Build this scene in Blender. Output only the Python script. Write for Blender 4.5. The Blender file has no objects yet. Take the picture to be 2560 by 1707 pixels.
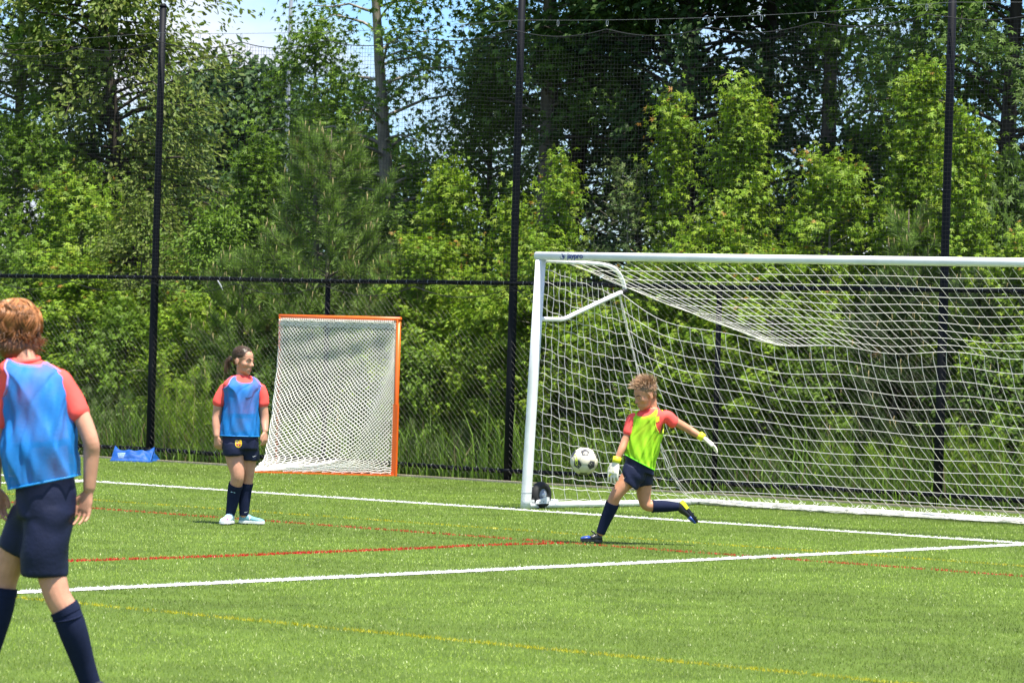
import bpy, bmesh, math, random
import numpy as np
from mathutils import Vector, Matrix
from mathutils.bvhtree import BVHTree

random.seed(7)
RNG = np.random.default_rng(11)
S = bpy.context.scene
COL = S.collection

# ------------------------------------------------------------------ camera
EYE = 1.55                      # eye height above the turf, metres
FPX, PXC, PYH, ROLL = 8937.0, 1280.0, 866.5, 0.029912   # survey of the photograph (2560 px wide)
cam_d = bpy.data.cameras.new('camera')
cam = bpy.data.objects.new('camera', cam_d)
COL.objects.link(cam)
S.camera = cam
cam_d.sensor_width = 36.0
cam_d.lens = 36.0 * FPX / 2560.0
cam_d.clip_end = 3000.0
cam_d.clip_start = 0.5
_cr, _sr = math.cos(ROLL), math.sin(ROLL)
_p = math.atan((PYH - 853.5) / FPX)
_right = Vector((_cr, 0, _sr))
_up = Vector((-_sr, 0, _cr))
_fwd = (Vector((0, 1, 0)) * math.cos(_p) + _up * math.sin(_p)).normalized()
_up = _right.cross(_fwd).normalized()
cam.matrix_world = Matrix(((_right.x, _up.x, -_fwd.x, 0), (_right.y, _up.y, -_fwd.y, 0),
                           (_right.z, _up.z, -_fwd.z, EYE), (0, 0, 0, 1)))
cam_d.dof.use_dof = True
cam_d.dof.focus_distance = 30.5
cam_d.dof.aperture_fstop = 9.0

# ------------------------------------------------------------------ sky and sun
SUN_EL, SUN_DX, SUN_DY = math.radians(73.0), 0.62, -0.78     # direction towards the sun
world = bpy.data.worlds.new('World')
S.world = world
world.use_nodes = True
wn, wl = world.node_tree.nodes, world.node_tree.links
wn.clear()
w_out = wn.new('ShaderNodeOutputWorld')
w_bg = wn.new('ShaderNodeBackground')
w_bg.inputs['Strength'].default_value = 0.15
w_sky = wn.new('ShaderNodeTexSky')
w_sky.sky_type = 'NISHITA'
w_sky.sun_disc = False
w_sky.sun_elevation = SUN_EL
w_sky.sun_rotation = math.atan2(SUN_DX, SUN_DY)
w_sky.air_density = 1.0
w_sky.dust_density = 0.6
w_tc = wn.new('ShaderNodeTexCoord')
w_map = wn.new('ShaderNodeMapping')
w_map.inputs['Scale'].default_value = (1, 1, 2.2)
w_map.inputs['Location'].default_value = (0.35, 0.1, 0.2)
w_noise = wn.new('ShaderNodeTexNoise')
w_noise.inputs['Scale'].default_value = 6.5
w_noise.inputs['Detail'].default_value = 6.0
w_noise.inputs['Roughness'].default_value = 0.55
w_ramp = wn.new('ShaderNodeValToRGB')
w_ramp.color_ramp.elements[0].position = 0.46
w_ramp.color_ramp.elements[0].color = (0, 0, 0, 1)
w_ramp.color_ramp.elements[1].position = 0.60
w_ramp.color_ramp.elements[1].color = (1, 1, 1, 1)
w_mix = wn.new('ShaderNodeMix')
w_mix.data_type = 'RGBA'
w_mix.inputs[7].default_value = (3.1, 3.25, 3.6, 1)           # cumulus
w_hs = wn.new('ShaderNodeMix')
w_hs.data_type = 'RGBA'
w_hs.blend_type = 'MULTIPLY'
w_hs.inputs[0].default_value = 1.0
w_hs.inputs[7].default_value = (0.38, 0.54, 0.76, 1)
wl.new(w_tc.outputs['Generated'], w_map.inputs['Vector'])
wl.new(w_map.outputs['Vector'], w_noise.inputs['Vector'])
wl.new(w_noise.outputs['Fac'], w_ramp.inputs['Fac'])
wl.new(w_ramp.outputs['Color'], w_mix.inputs[0])
wl.new(w_sky.outputs['Color'], w_hs.inputs[6])
wl.new(w_hs.outputs[2], w_mix.inputs[6])
wl.new(w_mix.outputs[2], w_bg.inputs['Color'])
wl.new(w_bg.outputs['Background'], w_out.inputs['Surface'])

sun_d = bpy.data.lights.new('sun', 'SUN')
sun = bpy.data.objects.new('sun', sun_d)
COL.objects.link(sun)
sun_d.energy = 5.0
sun_d.angle = math.radians(0.5)
sun_d.color = (1.0, 0.945, 0.82)
_h = math.hypot(SUN_DX, SUN_DY)
_sd = Vector((SUN_DX / _h * math.cos(SUN_EL), SUN_DY / _h * math.cos(SUN_EL), math.sin(SUN_EL)))
sun.rotation_euler = _sd.to_track_quat('Z', 'Y').to_euler()
sun.location = (0, 20, 30)

S.view_settings.view_transform = 'Standard'
S.view_settings.look = 'None'
S.view_settings.exposure = 1.12
S.view_settings.gamma = 1.0
S.view_settings.use_curve_mapping = False
S.render.engine = 'CYCLES'
S.cycles.use_denoising = True
S.cycles.max_bounces = 8
S.cycles.transparent_max_bounces = 12
S.cycles.use_adaptive_sampling = False
S.render.film_transparent = False

# ------------------------------------------------------------------ survey helpers (photo measurement -> metres)
def ray(px, py):
    x, y = px - PXC, py - PYH
    return Vector(((_cr * x + _sr * y) / FPX, 1.0, -(-_sr * x + _cr * y) / FPX))

def ground(px, py):
    r = ray(px, py)
    t = -EYE / r.z
    return Vector((r.x * t, r.y * t, 0.0))

def at(px, py, Y):
    r = ray(px, py)
    return Vector((r.x * Y, Y, EYE + r.z * Y))

ORG = Vector((0.177, 34.347, 0))          # base of the goal post in view
DU = Vector((0.7803, -0.6254, 0))         # along the goal line
DV = Vector((0.6254, 0.7803, 0))          # away from the field
def fld(u, v, z=0.0):
    return ORG + DU * u + DV * v + Vector((0, 0, z))

# ------------------------------------------------------------------ mesh helpers
def origin_of(o):
    v = Vector((0, 0, 0))
    while o is not None:
        v += o.location
        o = o.parent
    return v

def thing(name, label, cat, loc=(0, 0, 0), group=None):
    o = bpy.data.objects.new(name, None)
    COL.objects.link(o)
    o.location = loc
    o.empty_display_size = 0.1
    tag(o, label, cat, group)
    return o

def tag(o, label=None, cat=None, group=None, kind=None):
    if label: o['label'] = label
    if cat: o['category'] = cat
    if group: o['group'] = group
    if kind: o['kind'] = kind
    return o

def build(name, V, F, mat, parent=None, smooth=True, col=None, kind=None, loc=None):
    """one mesh object from world-space vertices; F = array (n,k) or list of faces"""
    me = bpy.data.meshes.new(name)
    V = np.asarray(V, dtype=np.float64).reshape(-1, 3)
    off = np.array(origin_of(parent)) if parent is not None else (np.array(loc) if loc is not None else np.zeros(3))
    V = V - off
    if isinstance(F, np.ndarray):
        groups = [F]
    elif len(F) and isinstance(F[0], np.ndarray) and F[0].ndim == 2:
        groups = F
    else:
        by = {}
        for f in F: by.setdefault(len(f), []).append(f)
        groups = [np.array(x, dtype=np.int64) for x in by.values()]
    idx = np.concatenate([g.ravel() for g in groups])
    tot = np.concatenate([np.full(len(g), g.shape[1]) for g in groups])
    st = np.concatenate([[0], np.cumsum(tot)[:-1]])
    me.vertices.add(len(V)); me.vertices.foreach_set('co', V.ravel())
    me.loops.add(len(idx)); me.loops.foreach_set('vertex_index', idx.astype(np.int32))
    me.polygons.add(len(tot)); me.polygons.foreach_set('loop_start', st.astype(np.int32))
    me.update(calc_edges=True)
    me.polygons.foreach_set('use_smooth', np.full(len(tot), bool(smooth)))
    if col is not None:
        a = me.color_attributes.new('Col', 'FLOAT_COLOR', 'POINT')
        c = np.ones((len(V), 4), dtype=np.float32); c[:, :3] = col
        a.data.foreach_set('color', c.ravel())
    if mat is not None: me.materials.append(mat)
    o = bpy.data.objects.new(name, me)
    COL.objects.link(o)
    if parent is not None: o.parent = parent
    elif loc is not None: o.location = loc
    if kind: o['kind'] = kind
    return o

def join(parts):
    """[(V,F list/array)] -> V, list of arrays"""
    Vs, Fs, n = [], [], 0
    for V, F in parts:
        V = np.asarray(V, dtype=float).reshape(-1, 3)
        if isinstance(F, np.ndarray): Fs.append(F + n)
        else:
            for g in F:
                Fs.append(np.asarray(g) + n)
        Vs.append(V); n += len(V)
    return np.concatenate(Vs), Fs

def frames(P):
    P = np.asarray(P, float)
    T = np.gradient(P, axis=0)
    T /= np.linalg.norm(T, axis=1, keepdims=True) + 1e-12
    a = np.array([0, 0, 1.0]) if abs(T[0][2]) < 0.9 else np.array([1.0, 0, 0])
    N = np.zeros_like(P)
    n = np.cross(T[0], a); n /= np.linalg.norm(n)
    N[0] = n
    for i in range(1, len(P)):
        n = N[i - 1] - T[i] * np.dot(N[i - 1], T[i])
        n /= np.linalg.norm(n) + 1e-12
        N[i] = n
    return T, N, np.cross(T, N)

def tube(P, r, k=8, caps=True):
    P = np.asarray([tuple(p) for p in P], float)
    m = len(P)
    r = np.broadcast_to(np.asarray(r, float), (m,))
    T, N, B = frames(P)
    a = np.arange(k) * 2 * math.pi / k
    V = P[:, None, :] + r[:, None, None] * (np.cos(a)[None, :, None] * N[:, None, :] + np.sin(a)[None, :, None] * B[:, None, :])
    V = V.reshape(-1, 3)
    i = np.arange(m - 1)[:, None] * k; j = np.arange(k)[None, :]; j2 = (j + 1) % k
    F = [np.stack([i + j, i + j2, i + k + j2, i + k + j], -1).reshape(-1, 4)]
    if caps:
        F.append(np.array([list(range(k - 1, -1, -1))])); F.append(np.array([list(range((m - 1) * k, m * k))]))
    return V, F

def loft(rings, cap=True):
    """rings: list of (k,3) arrays"""
    R = np.asarray(rings, float); m, k = R.shape[:2]
    i = np.arange(m - 1)[:, None] * k; j = np.arange(k)[None, :]; j2 = (j + 1) % k
    F = [np.stack([i + j, i + j2, i + k + j2, i + k + j], -1).reshape(-1, 4)]
    if cap:
        F.append(np.array([list(range(k - 1, -1, -1))])); F.append(np.array([list(range((m - 1) * k, m * k))]))
    return R.reshape(-1, 3), F

def box(c, ax, ay, az):
    c, ax, ay, az = [np.array(tuple(v), float) for v in (c, ax, ay, az)]
    V = np.array([c + sx * ax + sy * ay + sz * az for sx in (-1, 1) for sy in (-1, 1) for sz in (-1, 1)])
    F = [np.array([[0, 1, 3, 2], [4, 6, 7, 5], [0, 4, 5, 1], [2, 3, 7, 6], [0, 2, 6, 4], [1, 5, 7, 3]])]
    return V, F

def ellipsoid(c, X, Y, Z, nu=16, nv=10):
    c, X, Y, Z = [np.array(tuple(v), float) for v in (c, X, Y, Z)]
    rings = []
    for i in range(1, nv):
        t = -math.pi / 2 + math.pi * i / nv
        rings.append([c + math.cos(t) * (math.cos(a) * X + math.sin(a) * Y) + math.sin(t) * Z for a in np.arange(nu) * 2 * math.pi / nu])
    return loft(rings)

def catmull(K, n):
    K = np.asarray([tuple(k) for k in K], float)
    if len(K) == 2:
        t = np.linspace(0, 1, n)[:, None]
        return K[0] * (1 - t) + K[1] * t
    P = np.vstack([2 * K[0] - K[1], K, 2 * K[-1] - K[-2]])
    out = []
    for s in np.linspace(0, len(K) - 1, n):
        i = min(int(s), len(K) - 2); t = s - i
        p0, p1, p2, p3 = P[i:i + 4]
        out.append(.5 * ((2 * p1) + (p2 - p0) * t + (2 * p0 - 5 * p1 + 4 * p2 - p3) * t * t + (3 * p1 - p0 - 3 * p2 + p3) * t ** 3))
    return np.array(out)

def unit(v):
    v = np.array(tuple(v), float)
    return v / (np.linalg.norm(v) + 1e-12)

# ------------------------------------------------------------------ materials
def mat(name, base, rough=0.5, spec=0.5, metal=0.0, var=0.0, vscale=8.0, bump=0.0, bscale=40.0, attr=False, sss=0.0,
        transl=0.0, alpha=None, sheen=0.0, coat=0.0, stretch=None):
    m = bpy.data.materials.new(name); m.use_nodes = True
    n, l = m.node_tree.nodes, m.node_tree.links
    b = n['Principled BSDF']; out = n['Material Output']
    b.inputs['Base Color'].default_value = (*base, 1)
    b.inputs['Roughness'].default_value = rough
    b.inputs['Specular IOR Level'].default_value = spec
    b.inputs['Metallic'].default_value = metal
    if sss: b.inputs['Subsurface Weight'].default_value = sss; b.inputs['Subsurface Radius'].default_value = (.012, .005, .003)
    if sheen: b.inputs['Sheen Weight'].default_value = sheen
    if coat: b.inputs['Coat Weight'].default_value = coat
    src = None
    tc = n.new('ShaderNodeTexCoord')
    vec = tc.outputs['Object']
    if stretch:
        mp = n.new('ShaderNodeMapping'); mp.inputs['Scale'].default_value = stretch
        l.new(vec, mp.inputs['Vector']); vec = mp.outputs['Vector']
    if attr:
        a = n.new('ShaderNodeAttribute'); a.attribute_name = 'Col'
        src = a.outputs['Color']
    if var:
        t = n.new('ShaderNodeTexNoise'); t.inputs['Scale'].default_value = vscale; t.inputs['Detail'].default_value = 5
        l.new(vec, t.inputs['Vector'])
        mr = n.new('ShaderNodeMapRange')
        mr.inputs['From Min'].default_value = .3; mr.inputs['From Max'].default_value = .7
        mr.inputs['To Min'].default_value = 1 - var; mr.inputs['To Max'].default_value = 1 + var
        l.new(t.outputs['Fac'], mr.inputs['Value'])
        mx = n.new('ShaderNodeMix'); mx.data_type = 'RGBA'; mx.blend_type = 'MULTIPLY'; mx.inputs[0].default_value = 1
        if src: l.new(src, mx.inputs[6])
        else: mx.inputs[6].default_value = (*base, 1)
        l.new(mr.outputs['Result'], mx.inputs[7])
        src = mx.outputs[2]
    if src: l.new(src, b.inputs['Base Color'])
    if bump:
        t2 = n.new('ShaderNodeTexNoise'); t2.inputs['Scale'].default_value = bscale; t2.inputs['Detail'].default_value = 4
        l.new(vec, t2.inputs['Vector'])
        bp = n.new('ShaderNodeBump'); bp.inputs['Strength'].default_value = bump; bp.inputs['Distance'].default_value = .02
        l.new(t2.outputs['Fac'], bp.inputs['Height']); l.new(bp.outputs['Normal'], b.inputs['Normal'])
    last = b.outputs['BSDF']
    if transl:
        tr = n.new('ShaderNodeBsdfTranslucent')
        if src: l.new(src, tr.inputs['Color'])
        else: tr.inputs['Color'].default_value = (*base, 1)
        ms = n.new('ShaderNodeMixShader'); ms.inputs[0].default_value = transl
        l.new(last, ms.inputs[1]); l.new(tr.outputs[0], ms.inputs[2]); last = ms.outputs[0]
    if alpha is not None:
        tp = n.new('ShaderNodeBsdfTransparent')
        ms = n.new('ShaderNodeMixShader')
        t3 = n.new('ShaderNodeTexNoise'); t3.inputs['Scale'].default_value = 9; t3.inputs['Detail'].default_value = 2
        mp3 = n.new('ShaderNodeMapping'); mp3.inputs['Scale'].default_value = (1, 1, .55); mp3.inputs['Rotation'].default_value = (0, .7, 0)
        l.new(tc.outputs['Object'], mp3.inputs['Vector']); l.new(mp3.outputs['Vector'], t3.inputs['Vector'])
        mr3 = n.new('ShaderNodeMapRange')
        mr3.inputs['From Min'].default_value = .38; mr3.inputs['From Max'].default_value = .70
        mr3.inputs['To Min'].default_value = alpha[0]; mr3.inputs['To Max'].default_value = alpha[1]
        l.new(t3.outputs['Fac'], mr3.inputs['Value'])
        l.new(mr3.outputs['Result'], ms.inputs[0])
        l.new(last, ms.inputs[1]); l.new(tp.outputs[0], ms.inputs[2]); last = ms.outputs[0]
    l.new(last, out.inputs['Surface'])
    return m

M = {}
M['turf_base'] = mat('turf_base', (.070, .112, .016), .85, .15, var=.25, vscale=2.0)
M['blade'] = mat('turf_blade', (.1, .2, .03), .42, .5, attr=True, transl=.18)
M['soil'] = mat('forest_soil', (.07, .06, .03), .95, .1, var=.5, vscale=3, bump=.6, bscale=12)
M['white_line'] = mat('white_turf', (.72, .72, .70), .6, .3, attr=True)
M['black_pole'] = mat('black_pole', (.005, .006, .010), .6, .15, var=.2, vscale=5)
M['black_wire'] = mat('black_wire', (.010, .010, .011), .4, .5)
M['black_net'] = mat('black_net', (.02, .02, .022), .6, .4)
M['steel'] = mat('galvanised_steel', (.45, .46, .47), .4, .5, metal=.8)
M['grey_steel'] = mat('grey_steel_pole', (.24, .27, .32), .5, .5, var=.08, vscale=3)
M['white_paint'] = mat('white_paint', (.76, .77, .77), .4, .5, var=.10, vscale=5)
M['white_net'] = mat('white_net', (.74, .72, .69), .8, .2)
M['lax_net'] = mat('white_cord', (.74, .72, .66), .8, .2)
M['orange'] = mat('orange_paint', (.80, .13, .012), .4, .5, var=.06, vscale=9)
M['rubber'] = mat('tyre_rubber', (.02, .02, .021), .7, .4, var=.2, vscale=20)
M['bark'] = mat('bark', (.115, .098, .078), .9, .2, var=.5, vscale=7, bump=.9, bscale=14, stretch=(1, 1, .25))
M['bark_pale'] = mat('pale_bark', (.24, .215, .18), .85, .2, var=.45, vscale=6, bump=.7, bscale=14, stretch=(1, 1, .3))
M['bark_dark'] = mat('dark_bark', (.045, .038, .032), .9, .2, var=.5, vscale=7, bump=.8, bscale=14, stretch=(1, 1, .25))
M['leaf'] = mat('leaf', (.08, .16, .02), .55, .3, attr=True, transl=.40)
M['needle'] = mat('needle', (.05, .1, .02), .5, .35, attr=True, transl=.2)
M['skin'] = mat('skin', (.53, .265, .175), .5, .35, var=.13, vscale=18, sss=.06)
M['skin2'] = mat('skin_tan', (.50, .235, .135), .5, .35, var=.13, vscale=18, sss=.06)
M['red_shirt'] = mat('red_shirt', (.97, .105, .090), .75, .2, var=.04, vscale=20, bump=.05, bscale=300)
M['blue_bib'] = mat('blue_bib', (.010, .185, .56), .65, .25, var=.05, vscale=12, bump=.08, bscale=90, alpha=(.08, .32))
M['green_bib'] = mat('green_bib', (.33, .66, .02), .65, .25, var=.06, vscale=12, bump=.08, bscale=90, alpha=(.03, .26))
M['lilac_trim'] = mat('lilac_trim', (.42, .28, .75), .6, .3)
M['navy'] = mat('navy_shorts', (.009, .013, .042), .6, .25, var=.15, vscale=14, bump=.1, bscale=60)
M['sock'] = mat('navy_sock', (.009, .014, .042), .85, .15, var=.1, vscale=40, bump=.15, bscale=250)
M['hair_brown'] = mat('brown_hair', (.05, .026, .014), .42, .5, attr=True)
M['black'] = mat('black_print', (.012, .012, .014), .5, .4)
M['white'] = mat('white_print', (.8, .8, .8), .5, .4)
M['yellow'] = mat('yellow_print', (.85, .60, .03), .5, .4)
M['crest_red'] = mat('crest_red', (.55, .03, .06), .5, .4)
M['crest_blue'] = mat('crest_blue', (.03, .06, .35), .5, .4)
M['navy_print'] = mat('navy_print', (.015, .035, .20), .5, .4)
M['fluo'] = mat('fluorescent_yellow', (.80, .78, .03), .5, .4, var=.08, vscale=30)
M['glove'] = mat('glove_white', (.74, .70, .60), .6, .3, var=.12, vscale=40)
M['teal_shoe'] = mat('teal_shoe', (.16, .36, .41), .45, .5, var=.1, vscale=30)
M['pale_shoe'] = mat('pale_shoe', (.48, .64, .68), .45, .5, var=.08, vscale=30)
M['magenta'] = mat('magenta_print', (.75, .05, .38), .5, .4)
M['black_shoe'] = mat('black_shoe', (.014, .015, .02), .4, .5, var=.2, vscale=30)
M['blue_shoe'] = mat('blue_shoe', (.03, .07, .34), .35, .5, var=.3, vscale=30)
M['ball_white'] = mat('ball_leather', (.66, .61, .48), .5, .4, var=.16, vscale=11)
M['ball_black'] = mat('ball_black', (.035, .035, .045), .4, .5)
M['seam'] = mat('ball_seam', (.42, .40, .32), .7, .2)
M['lime'] = mat('lime_print', (.55, .62, .06), .5, .4)
M['blue_bag'] = mat('blue_vinyl', (.006, .070, .31), .55, .3, var=.2, vscale=7, bump=.5, bscale=16)
M['bag_print'] = mat('bag_print', (.35, .5, .72), .5, .4)
M['lip'] = mat('lip', (.40, .13, .11), .5, .4)
M['eye_white'] = mat('eye_white', (.72, .70, .66), .3, .5)
M['eye_dark'] = mat('eye_dark', (.03, .018, .012), .2, .6)
M['brow'] = mat('brow_hair', (.07, .035, .02), .6, .3)

M['blue_hem'] = mat('blue_hem', (.012, .22, .62), .5, .4)
M['green_hem'] = mat('green_hem', (.16, .80, .02), .5, .4)
M['lime_trim'] = mat('lime_trim', (.50, .80, .04), .6, .3)
M['hair_red'] = mat('red_blond_hair', (.3, .14, .05), .38, .5, attr=True)
# ================================================================== GROUND, TURF, LINES
def plane_hit(px, py, p0, nrm):
    r = ray(px, py); o = Vector((0, 0, EYE))
    t = (p0 - o).dot(nrm) / r.dot(nrm)
    return o + r * t

V_EDGE = 4.86
R_ = 400.0
gv = [(-R_, -60, -.06), (R_, -60, -.06), (R_, 2 * R_, -.06), (-R_, 2 * R_, -.06)]
build('ground', gv, [(0, 1, 2, 3)], M['soil'], smooth=False, kind='structure')
build('turf', [fld(u, v, 0) for u, v in ((-60, -60), (60, -60), (60, V_EDGE), (-60, V_EDGE))], [(0, 1, 2, 3)], M['turf_base'], smooth=False, kind='structure')
M['edging'] = mat('edging_board', (.42, .36, .26), .9, .2, var=.25, vscale=3)
V, F = box(fld(-3, V_EDGE + .03, .0), DU * 17, DV * .022, Vector((0, 0, .022)))
build('turf_edging', V, F, M['edging'], smooth=False, kind='structure')

def px_v(pts): return float(np.mean([(ground(*p) - ORG).dot(DV) for p in pts]))
def px_u(pts): return float(np.mean([(ground(*p) - ORG).dot(DU) for p in pts]))
v_goal = px_v([(400, 1215), (1000, 1255), (1560, 1292), (2160, 1332)])
v_red = px_v([(400, 1283), (1000, 1327.5), (1700, 1380), (2160, 1410)])
v_y1 = px_v([(400, 1260.5), (1000, 1304), (1700, 1356), (2160, 1387.5)])
v_y2 = px_v([(400, 1528), (1100, 1598), (1800, 1664)])
u_box = px_u([(400, 1465), (1000, 1436), (1700, 1401), (2160, 1383)])
def arc_pts(px): return np.array([[(ground(*p) - ORG).dot(DU), (ground(*p) - ORG).dot(DV)] for p in px])
arc_red = catmull([(*p, 0) for p in arc_pts([(-60, 1412), (170, 1403), (400, 1396), (600, 1389), (1000, 1373), (1235, 1362.5), (1400, 1359)])], 60)[:, :2]
left_white = arc_pts([(-120, 1210), (0, 1208.5), (205, 1205)])
LINES = [  # (name, polyline in field metres, half width, blade colour, share of blades painted)
    ('white_line', np.array([[-30, v_goal], [12, v_goal]]), .065, (.80, .80, .78), 1.0),
    ('white_line', np.array([[u_box, v_goal - 26], [u_box, v_goal]]), .07, (.80, .80, .78), 1.0),
    ('white_line', left_white, .05, (.80, .80, .78), 1.0),
    ('red_line', np.array([[-30, v_red], [12, v_red]]), .05, (.58, .060, .03), .75),
    ('red_line', arc_red, .055, (.66, .025, .02), .97),
    ('yellow_line', np.array([[-30, v_y1], [12, v_y1]]), .042, (.56, .51, .012), .85),
    ('yellow_line', np.array([[-30, v_y2], [25, v_y2]]), .048, (.52, .49, .012), .85)]

def seg_dist(P, poly):
    best = np.full(len(P), 1e9)
    for a, b in zip(poly[:-1], poly[1:]):
        d = b - a; L = (d @ d)
        t = np.clip(((P - a) @ d) / L, 0, 1)
        q = a + t[:, None] * d
        best = np.minimum(best, np.hypot(*(P - q).T))
    return best

def blades(P, cols, hgt, wid, name, kind, mt):
    """P (n,2) ground points; short bent blades, one triangle each"""
    n = len(P)
    az = RNG.uniform(0, 2 * math.pi, n); face = RNG.uniform(0, 2 * math.pi, n)
    lean = np.abs(RNG.normal(0, .55, n)) + .1
    hh = hgt * RNG.uniform(.65, 1.2, n); w = wid
    dx = np.stack([np.cos(face), np.sin(face)], 1) * w[:, None] * .5
    tip = np.stack([np.cos(az), np.sin(az)], 1) * (hh * np.sin(np.minimum(lean, 1.2)))[:, None]
    V = np.zeros((n, 3, 3))
    V[:, 0, :2] = P - dx; V[:, 1, :2] = P + dx; V[:, 2, :2] = P + tip
    V[:, 0, 2] = V[:, 1, 2] = -.001
    V[:, 2, 2] = hh * np.cos(np.minimum(lean, 1.2))
    F = np.arange(n * 3).reshape(n, 3)
    return build(name, V.reshape(-1, 3), F, mt, smooth=False, col=np.repeat(cols, 3, axis=0), kind=kind)

def scatter():
    out = []
    z = 13.8
    while z < 52:
        dz = .5
        half = .152 * (z + dz) + 1.3
        rho = 3200 * (16 / max(z, 16)) ** 1.55
        n = int(rho * dz * 2 * half)
        out.append(np.stack([RNG.uniform(-half, half, n), RNG.uniform(z, z + dz, n)], 1)); z += dz
    return np.concatenate(out)

P = scatter()
rel = P - np.array(ORG[:2])
UVf = np.stack([rel @ np.array(DU[:2]), rel @ np.array(DV[:2])], 1)
keep = UVf[:, 1] < V_EDGE - .01
P, UVf = P[keep], UVf[keep]
dist = P[:, 1]
def lowfreq(P, s, seed):
    r = np.random.default_rng(seed); o = np.zeros(len(P))
    for _ in range(7):
        k = r.normal(0, s, 2) * np.array([.6, 1.0]); o += np.sin(P @ k + r.uniform(0, 6.28))
    return o / 3.0
lf = .5 * lowfreq(P, .9, 3) + .6 * lowfreq(P, 3.0, 4) + .35 * lowfreq(P, 9.0, 6)
base = np.array([.188, .280, .027]); alt = np.array([.230, .322, .044]); sparkle = np.array([.36, .42, .15])  # last colour: a few pale blades painted as sparkle
mixk = RNG.random(len(P))[:, None]
keep2 = np.ones(len(P), bool)
C = np.where(mixk < .50, base, np.where(mixk < .90, alt, sparkle))
C = C * (1 + .28 * np.clip(lf + .5 * np.sin(UVf[keep2][:, 1] * 1.7), -1.4, 1.4))[:, None] * RNG.uniform(.76, 1.22, (len(P), 1))
wid = .0031 * (dist / 16) ** .9
hgt = np.full(len(P), .019)
owner = np.full(len(P), -1)
for i, (nm, poly, hw, c, share) in enumerate(LINES):
    d = seg_dist(UVf, poly) + RNG.normal(0, .003, len(P))
    hit = (d < hw) & (RNG.random(len(P)) < share)
    owner[hit & (owner < 0)] = i
m0 = owner < 0
blades(P[m0], C[m0], hgt[m0], wid[m0], 'turf_grass', 'stuff', M['blade'])
for i, (nm, poly, hw, c, share) in enumerate(LINES):
    mk = owner == i
    if not mk.any(): continue
    Q = P[mk]
    rep = 6 if share > .9 else 4 if nm == 'red_line' else 3
    Q = np.concatenate([Q + RNG.normal(0, .004, Q.shape) for _ in range(rep)])
    cc = np.array(c)[None, :] * RNG.uniform(.72, 1.12, (len(Q), 1))
    line_o = blades(Q, np.clip(cc, 0, .9), np.tile(hgt[mk], rep), np.tile(wid[mk], rep) * 1.15, nm, 'structure', M['blade'] if nm != 'white_line' else M['white_line'])

# the dyed turf the blades of each line stand in
for i, (nm, poly, hw, c, share) in enumerate(LINES):
    if nm != 'white_line': continue                    # the coloured lines are sparser, blades only
    pts = np.array(poly); n_ = len(pts)
    if n_ == 2: pts = np.stack([np.linspace(pts[0], pts[1], 2)[k] for k in (0, 1)])
    V = []
    for k in range(len(pts)):
        t = pts[min(k + 1, len(pts) - 1)] - pts[max(k - 1, 0)]; t = t / np.hypot(*t); nn = np.array([-t[1], t[0]])
        for sg in (1, -1):
            q = pts[k] + nn * hw * .93 * sg; V.append(tuple(fld(q[0], q[1], .004 + .0015 * (i % 5))))
    F = [(2 * k, 2 * k + 1, 2 * k + 3, 2 * k + 2) for k in range(len(pts) - 1)]
    mk = M.setdefault('base_%s_%d' % (nm, i == 3), mat(nm + '_base', tuple(np.array(c) * .9 if nm == 'white_line' else (np.array([.13, .16, .014]) if nm == 'yellow_line' else np.array(c) * .5 + np.array([.06, .10, .01]) * .5 if i == 3 else np.array(c) * .75)), .85, .15, var=.12, vscale=20))
    build(nm, V, F, mk, None, smooth=False, kind='structure')
# grass verge outside the edging and wild grass under the fence
def wild(n, u0, u1, v0, v1, h, name, cbase, kind='stuff', wmul=1.0):
    u = RNG.uniform(u0, u1, n); v = RNG.uniform(v0, v1, n)
    cl = .5 + .5 * np.sin(u * 3.1 + 1.3 * np.sin(v * 4)) * np.sin(u * 1.3 + v * 2)
    P3 = np.array(ORG)[None] + u[:, None] * np.array(DU)[None] + v[:, None] * np.array(DV)[None]
    hh = h * RNG.uniform(.4, 1.15, n) * (.55 + .7 * cl)
    az = RNG.uniform(0, 2 * math.pi, n); lean = RNG.uniform(.05, .55, n); face = RNG.uniform(0, 6.28, n)
    w = RNG.uniform(.005, .010, n) * wmul
    V = np.zeros((n, 5, 3))
    d = np.stack([np.cos(az), np.sin(az), np.zeros(n)], 1); s = np.stack([np.cos(face), np.sin(face), np.zeros(n)], 1)
    b = P3 + np.array([0, 0, -.05]); mid = P3 + d * (hh * lean * .35)[:, None] + np.array([0, 0, 1.]) * (hh * .6)[:, None]
    tip = P3 + d * (hh * lean * 1.1)[:, None] + np.array([0, 0, 1.]) * hh[:, None]
    V[:, 0] = b - s * w[:, None]; V[:, 1] = b + s * w[:, None]; V[:, 2] = mid + s * w[:, None] * .8; V[:, 3] = mid - s * w[:, None] * .8; V[:, 4] = tip
    i = np.arange(n)[:, None] * 5
    C = np.array(cbase)[None] * RNG.uniform(.6, 1.35, (n, 1)); straw = RNG.random(n) < .05
    C[straw] = np.array([.30, .24, .12]) * RNG.uniform(.6, 1.1, (straw.sum(), 1))
    return build(name, V.reshape(-1, 3), [i + np.array([[0, 1, 2, 3]]), i + np.array([[3, 2, 4]])], M['leaf'], smooth=False, col=np.repeat(C, 5, axis=0), kind=kind)
wild(24000, -13, 6.5, V_EDGE + .06, 6.6, .19, 'verge_grass', (.16, .27, .035))
wild(13000, -14, 8, 5.3, 7.0, .75, 'wild_grass', (.14, .25, .032), wmul=1.0)

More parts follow.
